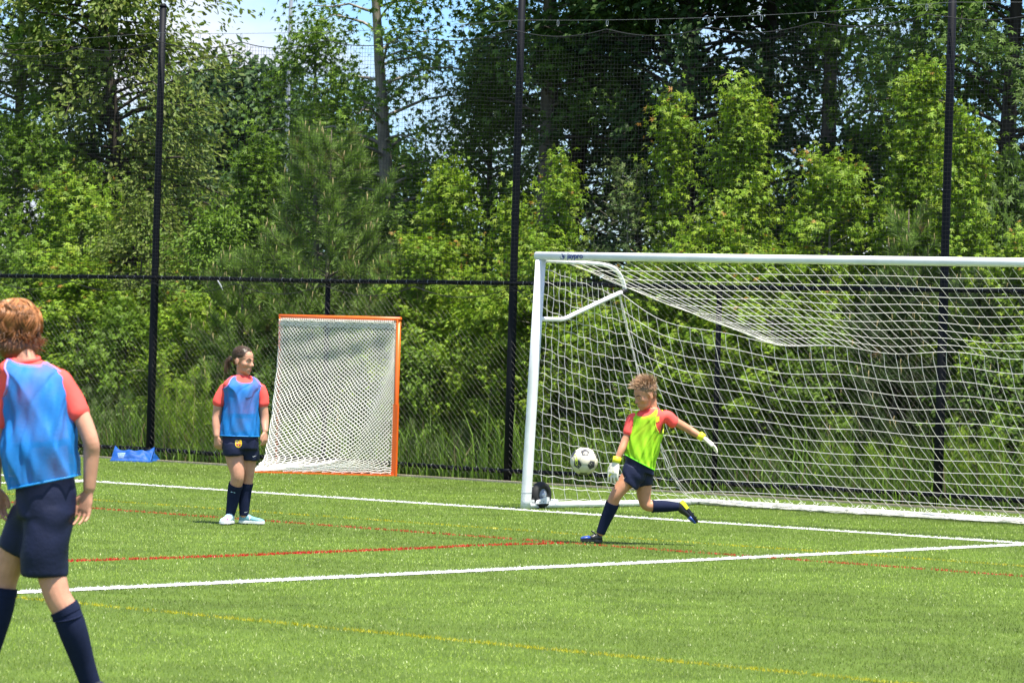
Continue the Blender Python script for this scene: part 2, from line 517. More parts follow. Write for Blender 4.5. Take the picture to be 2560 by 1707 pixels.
# leaf litter and low ground cover on the forest floor
# ================================================================== FENCE
V_F = 5.0
K_ = 2560 / 2352.0
RAIL_T, RAIL_B = 2.27, .135
fence = thing('chain_link_fence', 'black chain link fence with top and bottom rails along the turf edge', 'fence', fld(-3, V_F, 0))
U0, U1 = -15.5, 8.6
V, F = tube([fld(u, V_F, RAIL_T + .006 * math.sin(u * 1.1)) for u in np.linspace(U0, U1, 40)], .026, 10)
build('top_rail', V, F, M['black_pole'], fence)
V, F = tube([fld(u, V_F, RAIL_B + .008 * math.sin(u * 1.7)) for u in np.linspace(U0, U1, 40)], .026, 10)
build('bottom_rail', V, F, M['black_pole'], fence)
for u in (-12.82, -7.1, -1.37, 4.35, 7.22):
    V, F = tube([fld(u, V_F + .03, -.06), fld(u, V_F + .03, 1.2), fld(u, V_F + .03, RAIL_T + .02)], .031, 12)
    build('line_post', V, F, M['black_pole'], fence)
parts = []
pitch = .072
for sgn in (1, -1):
    u = U0 - 2.3
    while u < U1 + 2.3:
        z0, z1 = .05, RAIL_T + .03
        dz = z1 - z0
        ua, ub = u, u + sgn * dz * .98
        t = np.linspace(0, 1, 9); uu = ua + (ub - ua) * t; zz = z0 + dz * t
        ok = (uu > U0) & (uu < U1)
        if ok.sum() > 1:
            wob = .004 * np.sin(uu * 9 + zz * 7)
            pts = [fld(a, V_F - .034 + sgn * .003 + w, z) for a, z, w, k in zip(uu, zz, wob, ok) if k]
            parts.append(tube(pts, .0017, 3, caps=False))
        u += pitch
V, F = join(parts)
build('chain_link_mesh', V, F, M['black_wire'], fence, kind='stuff')
parts = []
u = U0
while u < U1:                                   # twisted wire ends along both rails
    for z0, s in ((RAIL_T + .03, 1), (.05, -1)):
        du = random.uniform(-.012, .012)
        parts.append(tube([fld(u, V_F - .036, z0), fld(u + du, V_F - .03, z0 + s * .03)], .0022, 3, caps=False))
    u += pitch * .5
V, F = join(parts)
build('wire_end', V, F, M['black_wire'], fence, kind='stuff')
parts = []
u = U0 + .1
while u < U1:                                   # tie wires round the rails
    for z in (RAIL_T, RAIL_B):
        a = np.linspace(0, 2 * math.pi, 9)
        parts.append(tube([fld(u + .02 * k / 9, V_F + .031 * math.cos(x), z + .031 * math.sin(x)) for k, x in enumerate(a)], .0026, 3, caps=False))
    u += random.uniform(.12, .2)
V, F = join(parts)
build('tie_wire', V, F, M['steel'], fence, kind='stuff')
pq = plane_hit(500 * K_, 644 * K_, fld(0, V_F - .05), DV); pe = plane_hit(512 * K_, 667 * K_, fld(0, V_F - .05), DV)
V, F = tube([pq, pq.lerp(pe, .5) + Vector((0, -.01, .01)), pe], [.006, .010, .005], 6)
build('torn_strap', V, F, M['white'], fence)
POLE_U = (-9.957, -4.240, 1.516)
POLE_TOP = (at(403, 17, fld(POLE_U[0], V_F).y).z, 6.6, 6.2)
pole_labels = ('black net pole with a flat cap behind the blue sandbags',
               'tall black net pole between the orange goal and the white goal',
               'tall black net pole seen through the white goal net')
for u, zt, lab in zip(POLE_U, POLE_TOP, pole_labels):
    b = fld(u, V_F, 0)
    pr = thing('net_pole', lab, 'pole', b, 'tall black poles carrying the ball net')
    V, F = tube([b + Vector((0, 0, z)) for z in (-.06, 1.2, RAIL_T, RAIL_T + .03, 4.0, zt)], [.050, .050, .050, .044, .044, .042], 18)
    build('shaft', V, F, M['black_pole'], pr)
    V, F = tube([b + Vector((0, 0, zt)), b + Vector((0, 0, zt + .012)), b + Vector((0, 0, zt + .03))], [.048, .048, .03], 18)
    build('cap', V, F, M['black_pole'], pr)
    for z in (RAIL_T, RAIL_B):
        V, F = tube([b + Vector((0, 0, z - .02)), b + Vector((0, 0, z + .02))], .055, 18)
        build('brace_band', V, F, M['black_pole'], pr)

M['cable'] = mat('cable_steel', (.16, .16, .17), .5, .5, metal=.5)
# ball-stop net above the fence
net = thing('ball_stop_net', 'black square mesh ball net hung from a cable above the fence', 'net', fld(-3, V_F, RAIL_T))
cable_k = [(POLE_U[0], plane_hit(395, 84, fld(0, V_F), DV).z), (POLE_U[1], plane_hit(1296, 52, fld(0, V_F), DV).z), (POLE_U[2], plane_hit(2367, 8, fld(0, V_F), DV).z)]
ck_u = [U0] + [k[0] for k in cable_k] + [U1]
ck_z = [cable_k[0][1] - .12] + [k[1] for k in cable_k] + [cable_k[2][1] - .05]
def cable_z(u):
    z = np.interp(u, ck_u, ck_z)
    for a, b in zip(ck_u[:-1], ck_u[1:]):
        if a <= u <= b:
            t = (u - a) / (b - a); z -= .06 * 4 * t * (1 - t) if a != U0 else 0
    return z
V_N = V_F - .062
CL = .70
def rope_z(u):
    w = 2 * CL
    t = ((u - POLE_U[0]) / w) % 1.0
    return cable_z(u) - .10 - .085 * 4 * t * (1 - t)
uu = np.linspace(U0, U1, 160)
V, F = tube([fld(u, V_N, cable_z(u)) for u in uu], .0024, 5, caps=False)
build('support_cable', V, F, M['cable'], net)
V, F = tube([fld(u, V_N, rope_z(u)) for u in np.linspace(U0, U1, 330)], .0055, 5, caps=False)
build('head_rope', V, F, M['black_net'], net)
a = np.linspace(0, 2 * math.pi, 13)
cV, cF = tube([np.array([.011 * math.sin(x), 0, -.034 + .036 * math.cos(x)]) for x in a], .003, 5, caps=False)
clip0 = None
u = POLE_U[0] - 4 * CL
while u < U1:
    if U0 < u:
        p = fld(u, V_N, cable_z(u))
        if clip0 is None:
            clip0 = build('carabiner', cV + np.array(tuple(p)), cF, M['steel'], net)
            o0 = p
            clip_me = clip0.data
        else:
            c = clip0.copy(); COL.objects.link(c); c.parent = net
            c.location = p - o0
    u += CL
parts = []
cell = .046
for u in np.arange(U0, U1, cell):
    zt = rope_z(u)
    z = np.linspace(2.19, zt, 14)
    ph = random.uniform(0, 6)
    parts.append(tube([fld(u + .004 * math.sin(k * 1.3 + ph), V_N + .02 * math.sin(k * .8 + u), k) for k in z], .0015, 3, caps=False))
us = np.linspace(U0, U1, 200)
zmax = max(rope_z(u) for u in us)
for z in np.arange(2.2, zmax, cell):
    seg = []
    for u in us:
        zz = z + .010 * math.sin(u * 2.1 + z * 3) + .006 * math.sin(u * 7 + z)
        if zz < rope_z(u): seg.append(fld(u, V_N + .02 * math.sin(z * .8 + u), zz))
        else:
            if len(seg) > 2: parts.append(tube(seg, .0015, 3, caps=False))
            seg = []
    if len(seg) > 2: parts.append(tube(seg, .0015, 3, caps=False))
V, F = join(parts)
build('mesh', V, F, M['black_net'], net, kind='stuff')
pts = []
for u in np.linspace(U0, U1, 330):
    t = ((u - POLE_U[0]) / 1.43) % 1.0
    pts.append(fld(u, V_N, RAIL_T - .05 - .12 * 4 * t * (1 - t)))
V, F = tube(pts, .0045, 5, caps=False)
build('foot_rope', V, F, M['black_net'], net)
# ================================================================== SOCCER GOAL
goal = thing('soccer_goal', 'white full-size soccer goal with white net and a wheel at its base', 'goal', ORG)
p0 = fld(0, 0)
A = plane_hit(1352, 640, p0, DV); B = plane_hit(2560, 656.5, p0, DV)
slope = (B.z - A.z) / ((B - A).dot(DU))
u_a = (A - ORG).dot(DU)
GW = 7.32
top0 = Vector(A); top1 = fld(u_a + GW, 0, A.z + slope * GW)
base1 = fld(GW, 0, 0)
def oval(P, hx, hy, k=20):
    """rounded-oval bar: hx along the first normal, hy along the other"""
    P = [np.array(tuple(p)) for p in P]
    t = unit(P[-1] - P[0]); x = np.cross(t, np.array(tuple(DV))); x /= np.linalg.norm(x); y = np.cross(t, x)
    rings = []
    for p in P:
        rings.append([p + x * hx * math.copysign(abs(math.cos(a)) ** .7, math.cos(a)) + y * hy * math.copysign(abs(math.sin(a)) ** .7, math.sin(a)) for a in np.arange(k) * 2 * math.pi / k])
    return loft(rings)
tz = Vector((0, 0, .040))
for b, t in ((ORG, top0), (base1, top1)):
    V, F = oval([b, b.lerp(t, .03), b.lerp(t, .5), t - tz], .041, .052)
    build('post', V, F, M['white_paint'], goal)
e = (top1 - top0).normalized()
V, F = oval([top0 - e * .042, top0.lerp(top1, .33), top0.lerp(top1, .66), top1 + e * .042], .040, .052)
crossbar = build('crossbar', V, F, M['white_paint'], goal)
for b, t in ((ORG, top0), (base1, top1)):        # weld collars near the foot
    q = b.lerp(t, .062)
    V, F = oval([q, q + Vector((0, 0, .004))], .0425, .0535)
    build('sleeve_joint', V, F, M['grey_steel'], goal)
DEPTH = 2.66
zb = .034
uC = .12
VR = lambda u: DEPTH + .02 * u
J = [fld(u_a, 1.36, 2.13), fld(u_a + GW, 1.36, 2.13)]
for side, u in ((0, uC), (1, GW - uC)):
    V, F = tube([fld(u - (.1 if side == 0 else -.1), .03, zb), fld(u, 1.2, zb), fld(u, DEPTH, zb)], .031, 14)
    build('ground_bar', V, F, M['white_paint'], goal)
    ut = u_a + (.0 if side == 0 else GW)
    V, F = tube(catmull([fld(ut, .03, 2.385), fld(ut, .5, 2.385), fld(ut, .98, 2.38), fld(ut, 1.20, 2.335), fld(ut, 1.31, 2.24), fld(ut, 1.36, 2.14)], 24), .021, 10)
    build('top_arm', V, F, M['white_paint'], goal)
    V, F = tube(catmull([fld(ut * .8, .03, 1.825), fld(ut * .8, .26, 1.825), fld(ut * .8, .42, 1.835), fld(ut * .9, .60, 1.895), fld(ut, .98, 2.02), fld(ut, 1.34, 2.13)], 24), .022, 10)
    build('lower_arm', V, F, M['white_paint'], goal)
    V, F = tube([fld(ut, 1.30, 2.115), fld(ut, 1.37, 2.14)], .027, 10)
    build('clamp', V, F, M['black'], goal)
V, F = tube([fld(uC, VR(uC), zb), fld(GW / 2, VR(GW / 2), zb), fld(GW - uC, VR(GW - uC), zb)], .031, 14)
build('rear_bar', V, F, M['white_paint'], goal)

# lettering and mark on the face of the crossbar
def curve_text(body, size):
    cu = bpy.data.curves.new('lettering', 'FONT'); cu.body = body; cu.size = size; cu.extrude = .001; cu.offset = .0012
    o = bpy.data.objects.new('lettering', cu); COL.objects.link(o)
    dg = bpy.context.evaluated_depsgraph_get(); dg.update()
    me = bpy.data.meshes.new_from_object(o.evaluated_get(dg))
    V = np.array([tuple(v.co) for v in me.vertices]); F = [tuple(p.vertices) for p in me.polygons]
    bpy.data.objects.remove(o); bpy.data.meshes.remove(me); bpy.data.curves.remove(cu)
    return V, F
V, F = curve_text('jaypro', .078)
q0 = plane_hit(1418, 646, p0 - DV * .056, DV)
ex, ez = np.array(tuple(e)), np.array([0, 0, 1.0])
W = np.array(tuple(q0))[None] + V[:, 0:1] * ex * .94 + V[:, 1:2] * ez * .94 - V[:, 2:3] * np.array(tuple(DV))
build('lettering', W, F, M['navy_print'], goal, smooth=False)
q1 = np.array(tuple(plane_hit(1405, 642, p0 - DV * .057, DV)))
dv = np.array(tuple(DV))
def ribbon(pts, w):
    pts = [np.array(p, float) for p in pts]; V = []
    for i, p in enumerate(pts):
        t = pts[min(i + 1, len(pts) - 1)] - pts[max(i - 1, 0)]; t /= np.linalg.norm(t); nrm = np.array([-t[1], t[0]])
        k = w if np.isscalar(w) else w[i]
        V += [p + nrm * k, p - nrm * k]
    return V, [(2 * i, 2 * i + 1, 2 * i + 3, 2 * i + 2) for i in range(len(pts) - 1)]
logoV, logoF = [], []
aa = np.linspace(math.radians(150), math.radians(385), 14)
for pts, w in (([(.024 * math.cos(x), .020 * math.sin(x) - .004) for x in aa], list(np.linspace(.0015, .005, 14))),
               ([(-.004, .034), (.002, .018), (.012, .0), (.024, -.016)], [.002, .006, .006, .003]),
               ([(.026, .02), (.014, .004), (.0, -.006)], [.002, .004, .002])):
    v, f = ribbon(pts, w); n0 = len(logoV)
    logoV += [q1 + ex * a[0] + ez * a[1] for a in v]; logoF += [tuple(i + n0 for i in q) for q in f]
build('emblem', logoV, logoF, M['navy_print'], goal, smooth=False)

# wheel and its bracket behind the post
wc = np.array(tuple(fld(.03, .19, .13))); ax = unit(DU); fw = np.array(tuple(DV)); up = np.array([0, 0, 1.])
prof = [(.085, -.035), (.125, -.045), (.158, -.042), (.172, -.020), (.175, 0), (.172, .020), (.158, .042), (.125, .045), (.085, .035)]
rings = [[wc + ax * x + .74 * r * (math.cos(t) * fw + math.sin(t) * up) for r, x in prof] for t in np.linspace(0, 2 * math.pi, 33)]
V, F = loft(rings, cap=False)
wheel = build('wheel', V, F, M['rubber'], goal)
V, F = tube([wc - ax * .03, wc + ax * .03], .066, 20)
build('hub', V, F, M['grey_steel'], wheel)
V, F = tube([wc - ax * .05, wc + ax * .05], .02, 10)
build('axle', V, F, M['white_paint'], wheel)
bV = [fld(.092, .05, .05), fld(.092, .26, .05), fld(.092, .25, .11), fld(.092, .20, .115), fld(.092, .06, .08)]
bV = [tuple(v) for v in bV] + [tuple(v + DU * -.012) for v in bV]
build('wheel_bracket', bV, [(0, 1, 2, 3, 4), (9, 8, 7, 6, 5)] + [(i, i + 5, (i + 1) % 5 + 5, (i + 1) % 5) for i in range(5)], M['white_paint'], goal, smooth=False)
V, F = box(fld(0, .24, .075), DU * .05, DV * .2, Vector((0, 0, .012)))
build('wheel_bracket', V, F, M['white_paint'], goal, smooth=False)
for a_ in (.10, .16, .23):
    V, F = tube([fld(.09, a_, .072), fld(.098, a_, .072)], .007, 8)
    build('bolt', V, F, M['steel'], goal)

# ------------------------------------------------ the goal net
SR = .0023
pu = fld(.1, 0)
edge_px = [(1545, 729), (1562, 800), (1587, 900), (1600, 950), (1640, 1090), (1660, 1143), (1677, 1186), (1708, 1230), (1738, 1256)]
Ek = [plane_hit(x, y, fld(.08, 0), DU) for x, y in edge_px]
EL = catmull(Ek, 60)
seg = np.r_[0, np.cumsum(np.linalg.norm(np.diff(EL, axis=0), axis=1))]; seg /= seg[-1]
def Eedge(t): return np.array([np.interp(t, seg, EL[:, k]) for k in range(3)])
def wob(p, k, amp=.008):
    return p + amp * np.array([math.sin(p[2] * 23 + k * 1.7 + p[0] * 5), math.sin(p[2] * 19 + k), .7 * math.sin((p[0] + p[1]) * 17 + k * 2.3)])
fv = lambda *a: np.array(tuple(fld(*a)))
# side panel
def side(a, b):
    post = fv(u_a * (1 - b), .05, 2.36 * (1 - b) + .06 * b)
    tt = Eedge(b)
    if b < .0: tt = tt
    p = post * (1 - a) + tt * a
    p[2] += (2.36 - (2.36 * (1 - a) + 2.13 * a)) * (1 - b) ** 3 * .0
    sag = math.sin(math.pi * a) * math.sin(math.pi * min(1, b * 1.02))
    p += np.array(tuple(DU)) * (-.05 * sag) + np.array([0, 0, -.05 * sag])
    return p
parts = []
for i in range(1, 15):                                # uprights
    v = i / 14.0
    parts.append(tube([wob(side(v * (1 - .0), b), i, .006) for b in np.linspace(0, 1, 34)], SR, 4, caps=False))
for j in range(0, 19):
    b = .02 + j / 18.6
    parts.append(tube([wob(side(a, min(b, 1)), j * 3.1, .011 if 0 < a < 1 else 0) for a in np.linspace(0, 1, 26)], SR, 4, caps=False))
V, F = join(parts)
build('side_net', V, F, M['white_net'], goal, kind='stuff')
# crease line between roof and back panel
zc_ref = plane_hit(2077, 886, fld(0, 1.05), DV).z
def crease(u):
    k = math.exp(-max(u - u_a, 0) / .42); kr = math.exp(-max(GW + u_a - u, 0) / .42)
    k = max(k, kr)
    slow = math.exp(-max(u - u_a, 0) / 1.9)
    return fv(u, 1.05 + .31 * k, zc_ref + .26 * slow * (1 - k) + (2.13 - zc_ref) * k + .02 * math.sin(u * 5))
def back(s, t):
    u = u_a + s * GW
    top = crease(u); bot = fv(uC + s * (GW - 2 * uC), VR(s * GW) + .02 + .16 * min(1, s * 3), .05)
    mid = top * (1 - t) + bot * t
    # a hanging net: steep first, then out to the bar
    f = t ** 1.5
    mid[:2] = top[:2] * (1 - f) + bot[:2] * f
    w = math.exp(-s * GW / .55)
    mid = mid * (1 - w) + Eedge(t) * w if s > 0 else Eedge(t)
    wr = math.exp(-(1 - s) * GW / .55)
    sag = .05 * math.sin(math.pi * t) * (1 - w)
    mid[2] -= sag
    return mid
parts = []
nB = 55
for i in range(nB + 1):
    s = (i / nB)
    s = s ** 1.03
    parts.append(tube([wob(back(s, t), i, .005) for t in np.linspace(0, 1, 30)], SR, 4, caps=False))
for j in range(0, 14):
    t = j / 13.0
    ss = np.r_[np.linspace(0, .12, 20), np.linspace(.125, 1, 80)]
    parts.append(tube([wob(back(s, t), j * 2.7, .0045) for s in ss], SR, 4, caps=False))
for k in range(3):                                   # gathered cords down the corner
    parts.append(tube([wob(back(.001 + .004 * k, t), k * 5, .010) for t in np.linspace(.0, 1, 40)], SR, 4, caps=False))
V, F = join(parts)
build('back_net', V, F, M['white_net'], goal, kind='stuff')
# roof panel
def roof(s, t):
    ut = u_a + .28 + s * (GW - .5)
    ub = ut + 1.75 * math.exp(-(ut - u_a - .28) / 1.7)
    a_ = np.array(tuple(top0)) + ex * (ut - u_a) + np.array([0, 0, -.05]) + dv * .02
    b_ = crease(min(ub, GW + u_a))
    p = a_ * (1 - t) + b_ * t
    p[2] -= .03 * math.sin(math.pi * t) * (1 - .6 * math.exp(-(ut - u_a) / .8))
    return p
parts = []
for i in range(55):
    s = i / 54
    parts.append(tube([wob(roof(s, t), i, .004) for t in np.linspace(0, 1, 16)], SR, 4, caps=False))
for j in range(1, 11):
    t = j / 10.0
    parts.append(tube([wob(roof(s, t), j * 2.2, .005) for s in np.linspace(0, 1, 90)], SR, 4, caps=False))
for k in range(2):
    parts.append(tube([wob(roof(.005 * k, t), k * 5, .008) for t in np.linspace(0, 1, 26)], SR, 4, caps=False))
V, F = join(parts)
build('roof_net', V, F, M['white_net'], goal, kind='stuff')
# loose hem of net lying on the turf in front of the rear bar, and lashings round the bars
parts = []
r_ = random.Random(5)
for k in range(8):
    ph = r_.uniform(0, 6); off = .05 + .05 * k
    pts = []
    for u in np.linspace(.25, GW - .2, 150):
        grow = min(1, u / 1.2)
        pts.append(fv(u + .03 * math.sin(u * 13 + ph * 2), VR(u) - .02 - off * grow * (.8 + .25 * math.sin(u * 2.3 + ph)) + .03 * math.sin(u * 19 + ph), .028 + .012 * abs(math.sin(u * 11 + ph)) + (.03 if k < 2 else 0)))
    parts.append(tube(pts, SR, 3, caps=False))
for k in range(190):
    u = r_.uniform(.3, GW - .3); v0 = VR(u) - .03; L = r_.uniform(.1, .46) * min(1, u / 1.2)
    pts = [fv(u + r_.uniform(-.05, .05) * i + .02 * math.sin(i * 2), v0 - L * i / 6, .03 + .05 * math.exp(-i) + .02 * abs(math.sin(i * 2.1 + u * 5))) for i in range(7)]
    parts.append(tube(pts, SR, 3, caps=False))
for u in np.arange(.3, GW - .2, .135):
    a_ = np.linspace(-.6, 3.4, 9)
    parts.append(tube([fv(u + .015 * i / 9, VR(u) + .036 * math.cos(x + 1.2), zb + .036 * math.sin(x + 1.2)) for i, x in enumerate(a_)], SR, 3, caps=False))
for v in np.arange(.7, DEPTH, .16):
    a_ = np.linspace(0, 2 * math.pi, 11)
    parts.append(tube([fv(uC + .036 * math.cos(x), v + .03 * i / 10, zb + .036 * math.sin(x)) for i, x in enumerate(a_)], SR, 3, caps=False))
V, F = join(parts)
build('net_hem', V, F, M['white_net'], goal, kind='stuff')

# ================================================================== LACROSSE GOAL
UL, UR, VL = -7.63, -5.775, 4.80
LH = 1.83
lax = thing('lacrosse_goal', 'orange framed lacrosse goal with dense white net turned to the fence', 'goal', fld(-6.7, 4.2))
apex = fld(-6.93, 3.63)
for u in (UL, UR):
    V, F = tube([fld(u, VL, 0), fld(u, VL, .9), fld(u, VL, LH)], .026, 14)
    build('post', V, F, M['orange'], lax)
V, F = tube([fld(UL - .026, VL, LH), fld((UL + UR) / 2, VL, LH), fld(UR + .026, VL, LH)], .026, 14)
build('crossbar', V, F, M['orange'], lax)
V, F = box(fld(UR + .004, VL - .012, .42), DU * .036, DV * .014, Vector((0, 0, .42)))
build('post_plate', V, F, M['orange'], lax, smooth=False)
for u in (UL, UR):
    a_, b_ = fld(u, VL, .010), Vector((apex.x, apex.y, .010))
    dr_ = (b_ - a_).normalized(); sd = Vector((-dr_.y, dr_.x, 0))
    V, F = box((a_ + b_) / 2, (b_ - a_) / 2, sd * .03, Vector((0, 0, .009)))
    build('base_bar', V, F, M['orange'], lax, smooth=False)
def lax_bottom(a):
    A_, P_, B_ = fv(UL, VL, .03), np.array((apex.x, apex.y, .03)), fv(UR, VL, .03)
    l1, l2 = np.linalg.norm(P_ - A_), np.linalg.norm(B_ - P_)
    k = l1 / (l1 + l2)
    def lin(x): return A_ + (P_ - A_) * (x / k) if x < k else P_ + (B_ - P_) * ((x - k) / (1 - k))
    w = .035
    xs = [min(1, max(0, a + d)) for d in (-w, -w / 2, 0, w / 2, w)]
    return sum(lin(x) for x in xs) / 5 if w < a < 1 - w else lin(a)
TL, TR = fv(UL - .01, VL - .03, 0), fv(UR - .03, VL - .03, 0)
APX = np.array((apex.x, apex.y, 0.)) - .03 * dv
def flare(b, k, e):
    f = .10 * b + (k - .09) * (max(0, b - .24) / .70) ** 1.5
    if b > .90: f += (1 - .10 - (k - .09) * (.76 / .70) ** 1.5) * ((b - .90) / .10) ** e
    return min(1.0, f)
def lax_section(a, b):
    z = (LH - .035) * (1 - b) + .022 * b
    fl, fr = flare(b, .52, 2.2), flare(b, .40, 1.8)
    pts = [TL, TL * (1 - fl) + APX * fl, TR * (1 - fr) + APX * fr, TR]
    kn = [0, .015 + .34 * b ** 1.6, 1 - (.015 + .40 * b ** 1.3), 1]
    x = [np.interp(a, kn, [p[i] for p in pts]) for i in (0, 1)]
    return np.array([x[0], x[1], z])
def laxnet(a, b):
    w = .022
    p = sum(lax_section(min(1, max(0, a + d)), b) for d in (-w, 0, w)) / 3 if w < a < 1 - w else lax_section(a, b)
    edge = (4 * a * (1 - a)) ** .5
    p[2] -= .04 * math.sin(math.pi * a) * math.sin(math.pi * b)
    p += dv * (.05 * math.sin(math.pi * a) ** 2 * math.sin(math.pi * b) * max(0, b - .45) + .02 * math.sin(a * 31 + 4 * b) * b * (1 - b) * edge * 2)
    p += .006 * np.array([math.sin(b * 40 + a * 9), 0, math.sin(a * 50 + b * 7)]) * edge
    p[2] = max(p[2], .02)
    return p
tube_r = .0052
parts = []
NA, NB = 34, 37
for sgn in (1, -1):
    for k in range(-NB if sgn > 0 else 0, NA + (0 if sgn > 0 else NB) + 1):
        pts = []
        for b in np.linspace(0, 1, 46):
            a = (k + sgn * b * NB) / NA
            if -.0001 <= a <= 1.0001: pts.append(laxnet(min(max(a, 0), 1), b))
        if len(pts) > 2: parts.append(tube(pts, tube_r, 4, caps=False))
V, F = join(parts)
build('net', V, F, M['lax_net'], lax, kind='stuff')
parts = []
def lace(f0, f1, n, r):
    pts = []
    for i in range(n * 6 + 1):
        t = i / (n * 6); c = f0 * (1 - t) + f1 * t; x = i * 2 * math.pi / 6
        d = unit(f1 - f0); s1 = unit(np.cross(d, np.array([.3, .9, .2]))); s2 = np.cross(d, s1)
        pts.append(c + r * (math.cos(x) * s1 + math.sin(x) * s2))
    return tube(pts, .005, 4, caps=False)
parts.append(lace(fv(UL + .03, VL - .03, LH - .036), fv(UR - .03, VL - .03, LH - .036), 60, .016)); parts.append(lace(fv(UR - .038, VL - .02, .05), fv(UR - .038, VL - .02, LH - .04), 60, .013)); parts.append(lace(fv(UL + .036, VL - .02, .05), fv(UL + .036, VL - .02, LH - .04), 60, .013))
for k in range(3):
    parts.append(tube([laxnet(a, .012 + .012 * k) + np.array([0, 0, .006 * math.sin(a * 90 + k)]) for a in np.linspace(0, 1, 60)], .006, 4, caps=False))
    parts.append(tube([laxnet(a, .99 - .01 * k) + np.array([0, 0, .01 * k + .006 * math.sin(a * 90 + k)]) for a in np.linspace(0, 1, 90)], .006, 4, caps=False))
V, F = join(parts)
build('lacing', V, F, M['lax_net'], lax, kind='stuff')

# ================================================================== SANDBAGS
def sandbag(c, L, Wd, Hh, yaw, pinch, seed, label, tilt=0.0, upright=False):
    r = np.random.default_rng(seed)
    root = thing('sandbag', label, 'sandbag', c, 'blue vinyl sandbags against the fence')
    X = np.array([math.cos(yaw), math.sin(yaw), 0]); Y = np.array([-math.sin(yaw), math.cos(yaw), 0]); Z = np.array([0, 0, 1.])
    n, m = 44, 30
    tops, bots = [], []
    ph = r.uniform(0, 6, 6)
    for i in range(n + 1):
        for j in range(m + 1):
            x = -1 + 2 * i / n; y = -1 + 2 * j / m
            puff = (max(0, 1 - abs(x) ** 2.6) ** .62) * (max(0, 1 - abs(y) ** 2.6) ** .62)
            corner = (abs(x) ** 6) * (abs(y) ** 3)
            wr = .05 * math.sin(9 * x + 3 * y + ph[0]) + .045 * math.sin(13 * y + 5 * x * x + ph[1]) + .03 * math.sin(21 * x * y + ph[2])
            lift = pinch * (abs(x) ** 3)
            px_ = x * (1 - .10 * (1 - y * y) * abs(x) ** 3 * 0 - .05 * puff); py_ = y * (1 - .07 * (1 - abs(x) ** 2))
            zt = Hh * (.05 + puff * (.62 + .9 * wr) + 1.15 * pinch * abs(x) ** 3 * max(0, .35 + .65 * y) * (1 - .15 * abs(x) ** 8))
            zb_ = Hh * (.0 + pinch * abs(x) ** 4 * max(0, y) * .75)
            base = X * px_ * L / 2 + Y * py_ * Wd / 2
            tops.append(base + Z * zt); bots.append(base + Z * min(zb_, zt - .003))
    V = np.array(tops + bots) + np.array(tuple(c)) 
    if upright:
        V0 = V - np.array(tuple(c)); V = np.stack([V0[:, 0] * .5 + V0[:, 2] * .2, V0[:, 1] * .6, V0[:, 2] * .4 + (V0[:, 0] + L / 2) * .40], 1) + np.array(tuple(c))
    F = []
    N = (n + 1) * (m + 1)
    for i in range(n):
        for j in range(m):
            a = i * (m + 1) + j
            F.append((a, a + m + 1, a + m + 2, a + 1)); F.append((N + a, N + a + 1, N + a + m + 2, N + a + m + 1))
    rim = [i * (m + 1) for i in range(n + 1)] + [n * (m + 1) + j for j in range(1, m + 1)] + [i * (m + 1) + m for i in range(n - 1, -1, -1)] + [j for j in range(m - 1, 0, -1)]
    for a, b in zip(rim, rim[1:] + rim[:1]): F.append((a, N + a, N + b, b)[::-1])
    bag = build('bag', V, F, M['blue_bag'], root)
    return root, bag
bag1, bag1m = sandbag(ground(316, 1153) + DV * .10, .50, .30, .19, math.radians(-6), .95, 1, 'crumpled blue sandbag lying flat with faint white print')
bag2, bag2m = sandbag(ground(369, 1153) + DV * .02, .34, .17, .17, math.radians(70), .75, 4, 'blue sandbag seen end on, tucked against the black pole foot')
# ================================================================== TREES AND SHRUBS
K = 2560 / 2352.0
def star_leaf():
    V, F = [], []
    for ang, L in ((90, .85), (38, .78), (142, .78), (-14, .62), (194, .62)):
        a = math.radians(ang); d = np.array([math.cos(a), math.sin(a)]); p = np.array([-d[1], d[0]]) * .19; b = -d * .12
        n = len(V)
        for q, z in ((b + p, 0), (d * L, -.16), (b - p, .0)): V.append((q[0], q[1] + .05, z))
        F.append((n, n + 1, n + 2))
    return np.array(V), np.array(F)
def oval_leaf():
    V = np.array([(0, -.5, 0), (.22, -.1, .06), (.27, .25, .06), (0, .62, -.05), (-.27, .25, .06), (-.22, -.1, .06)])
    F = np.array([[0, 1, 2], [0, 2, 3], [0, 3, 4], [0, 4, 5]])
    return V, F
def small_leaf():
    V = np.array([(0, -.5, 0), (.27, .05, .06), (0, .55, 0), (-.27, .05, .06)])
    return V, np.array([[0, 1, 2], [0, 2, 3]])
def needle_tuft(n=16, seed=0, spread=.75):
    r = np.random.default_rng(seed); V = []; F = []
    for i in range(n):
        az = i * 2.399 + r.uniform(0, .5); th = spread * (r.uniform(.25, 1.0))
        d = np.array([math.sin(th) * math.cos(az), math.sin(th) * math.sin(az), math.cos(th)])
        s = unit(np.cross(d, [.3, .2, .9])) * .016
        L = r.uniform(.75, 1.05); b = np.array([0, 0, r.uniform(-.25, .1)])
        V += [b - s, b + s, b + d * L + np.array([0, 0, -.10 * th])]; F.append([3 * i, 3 * i + 1, 3 * i + 2])
    return np.array(V), np.array(F)
LEAF = {'star': star_leaf(), 'oval': oval_leaf(), 'small': small_leaf(), 'needle': needle_tuft(15, 1), 'needle_s': needle_tuft(11, 2, .9)}

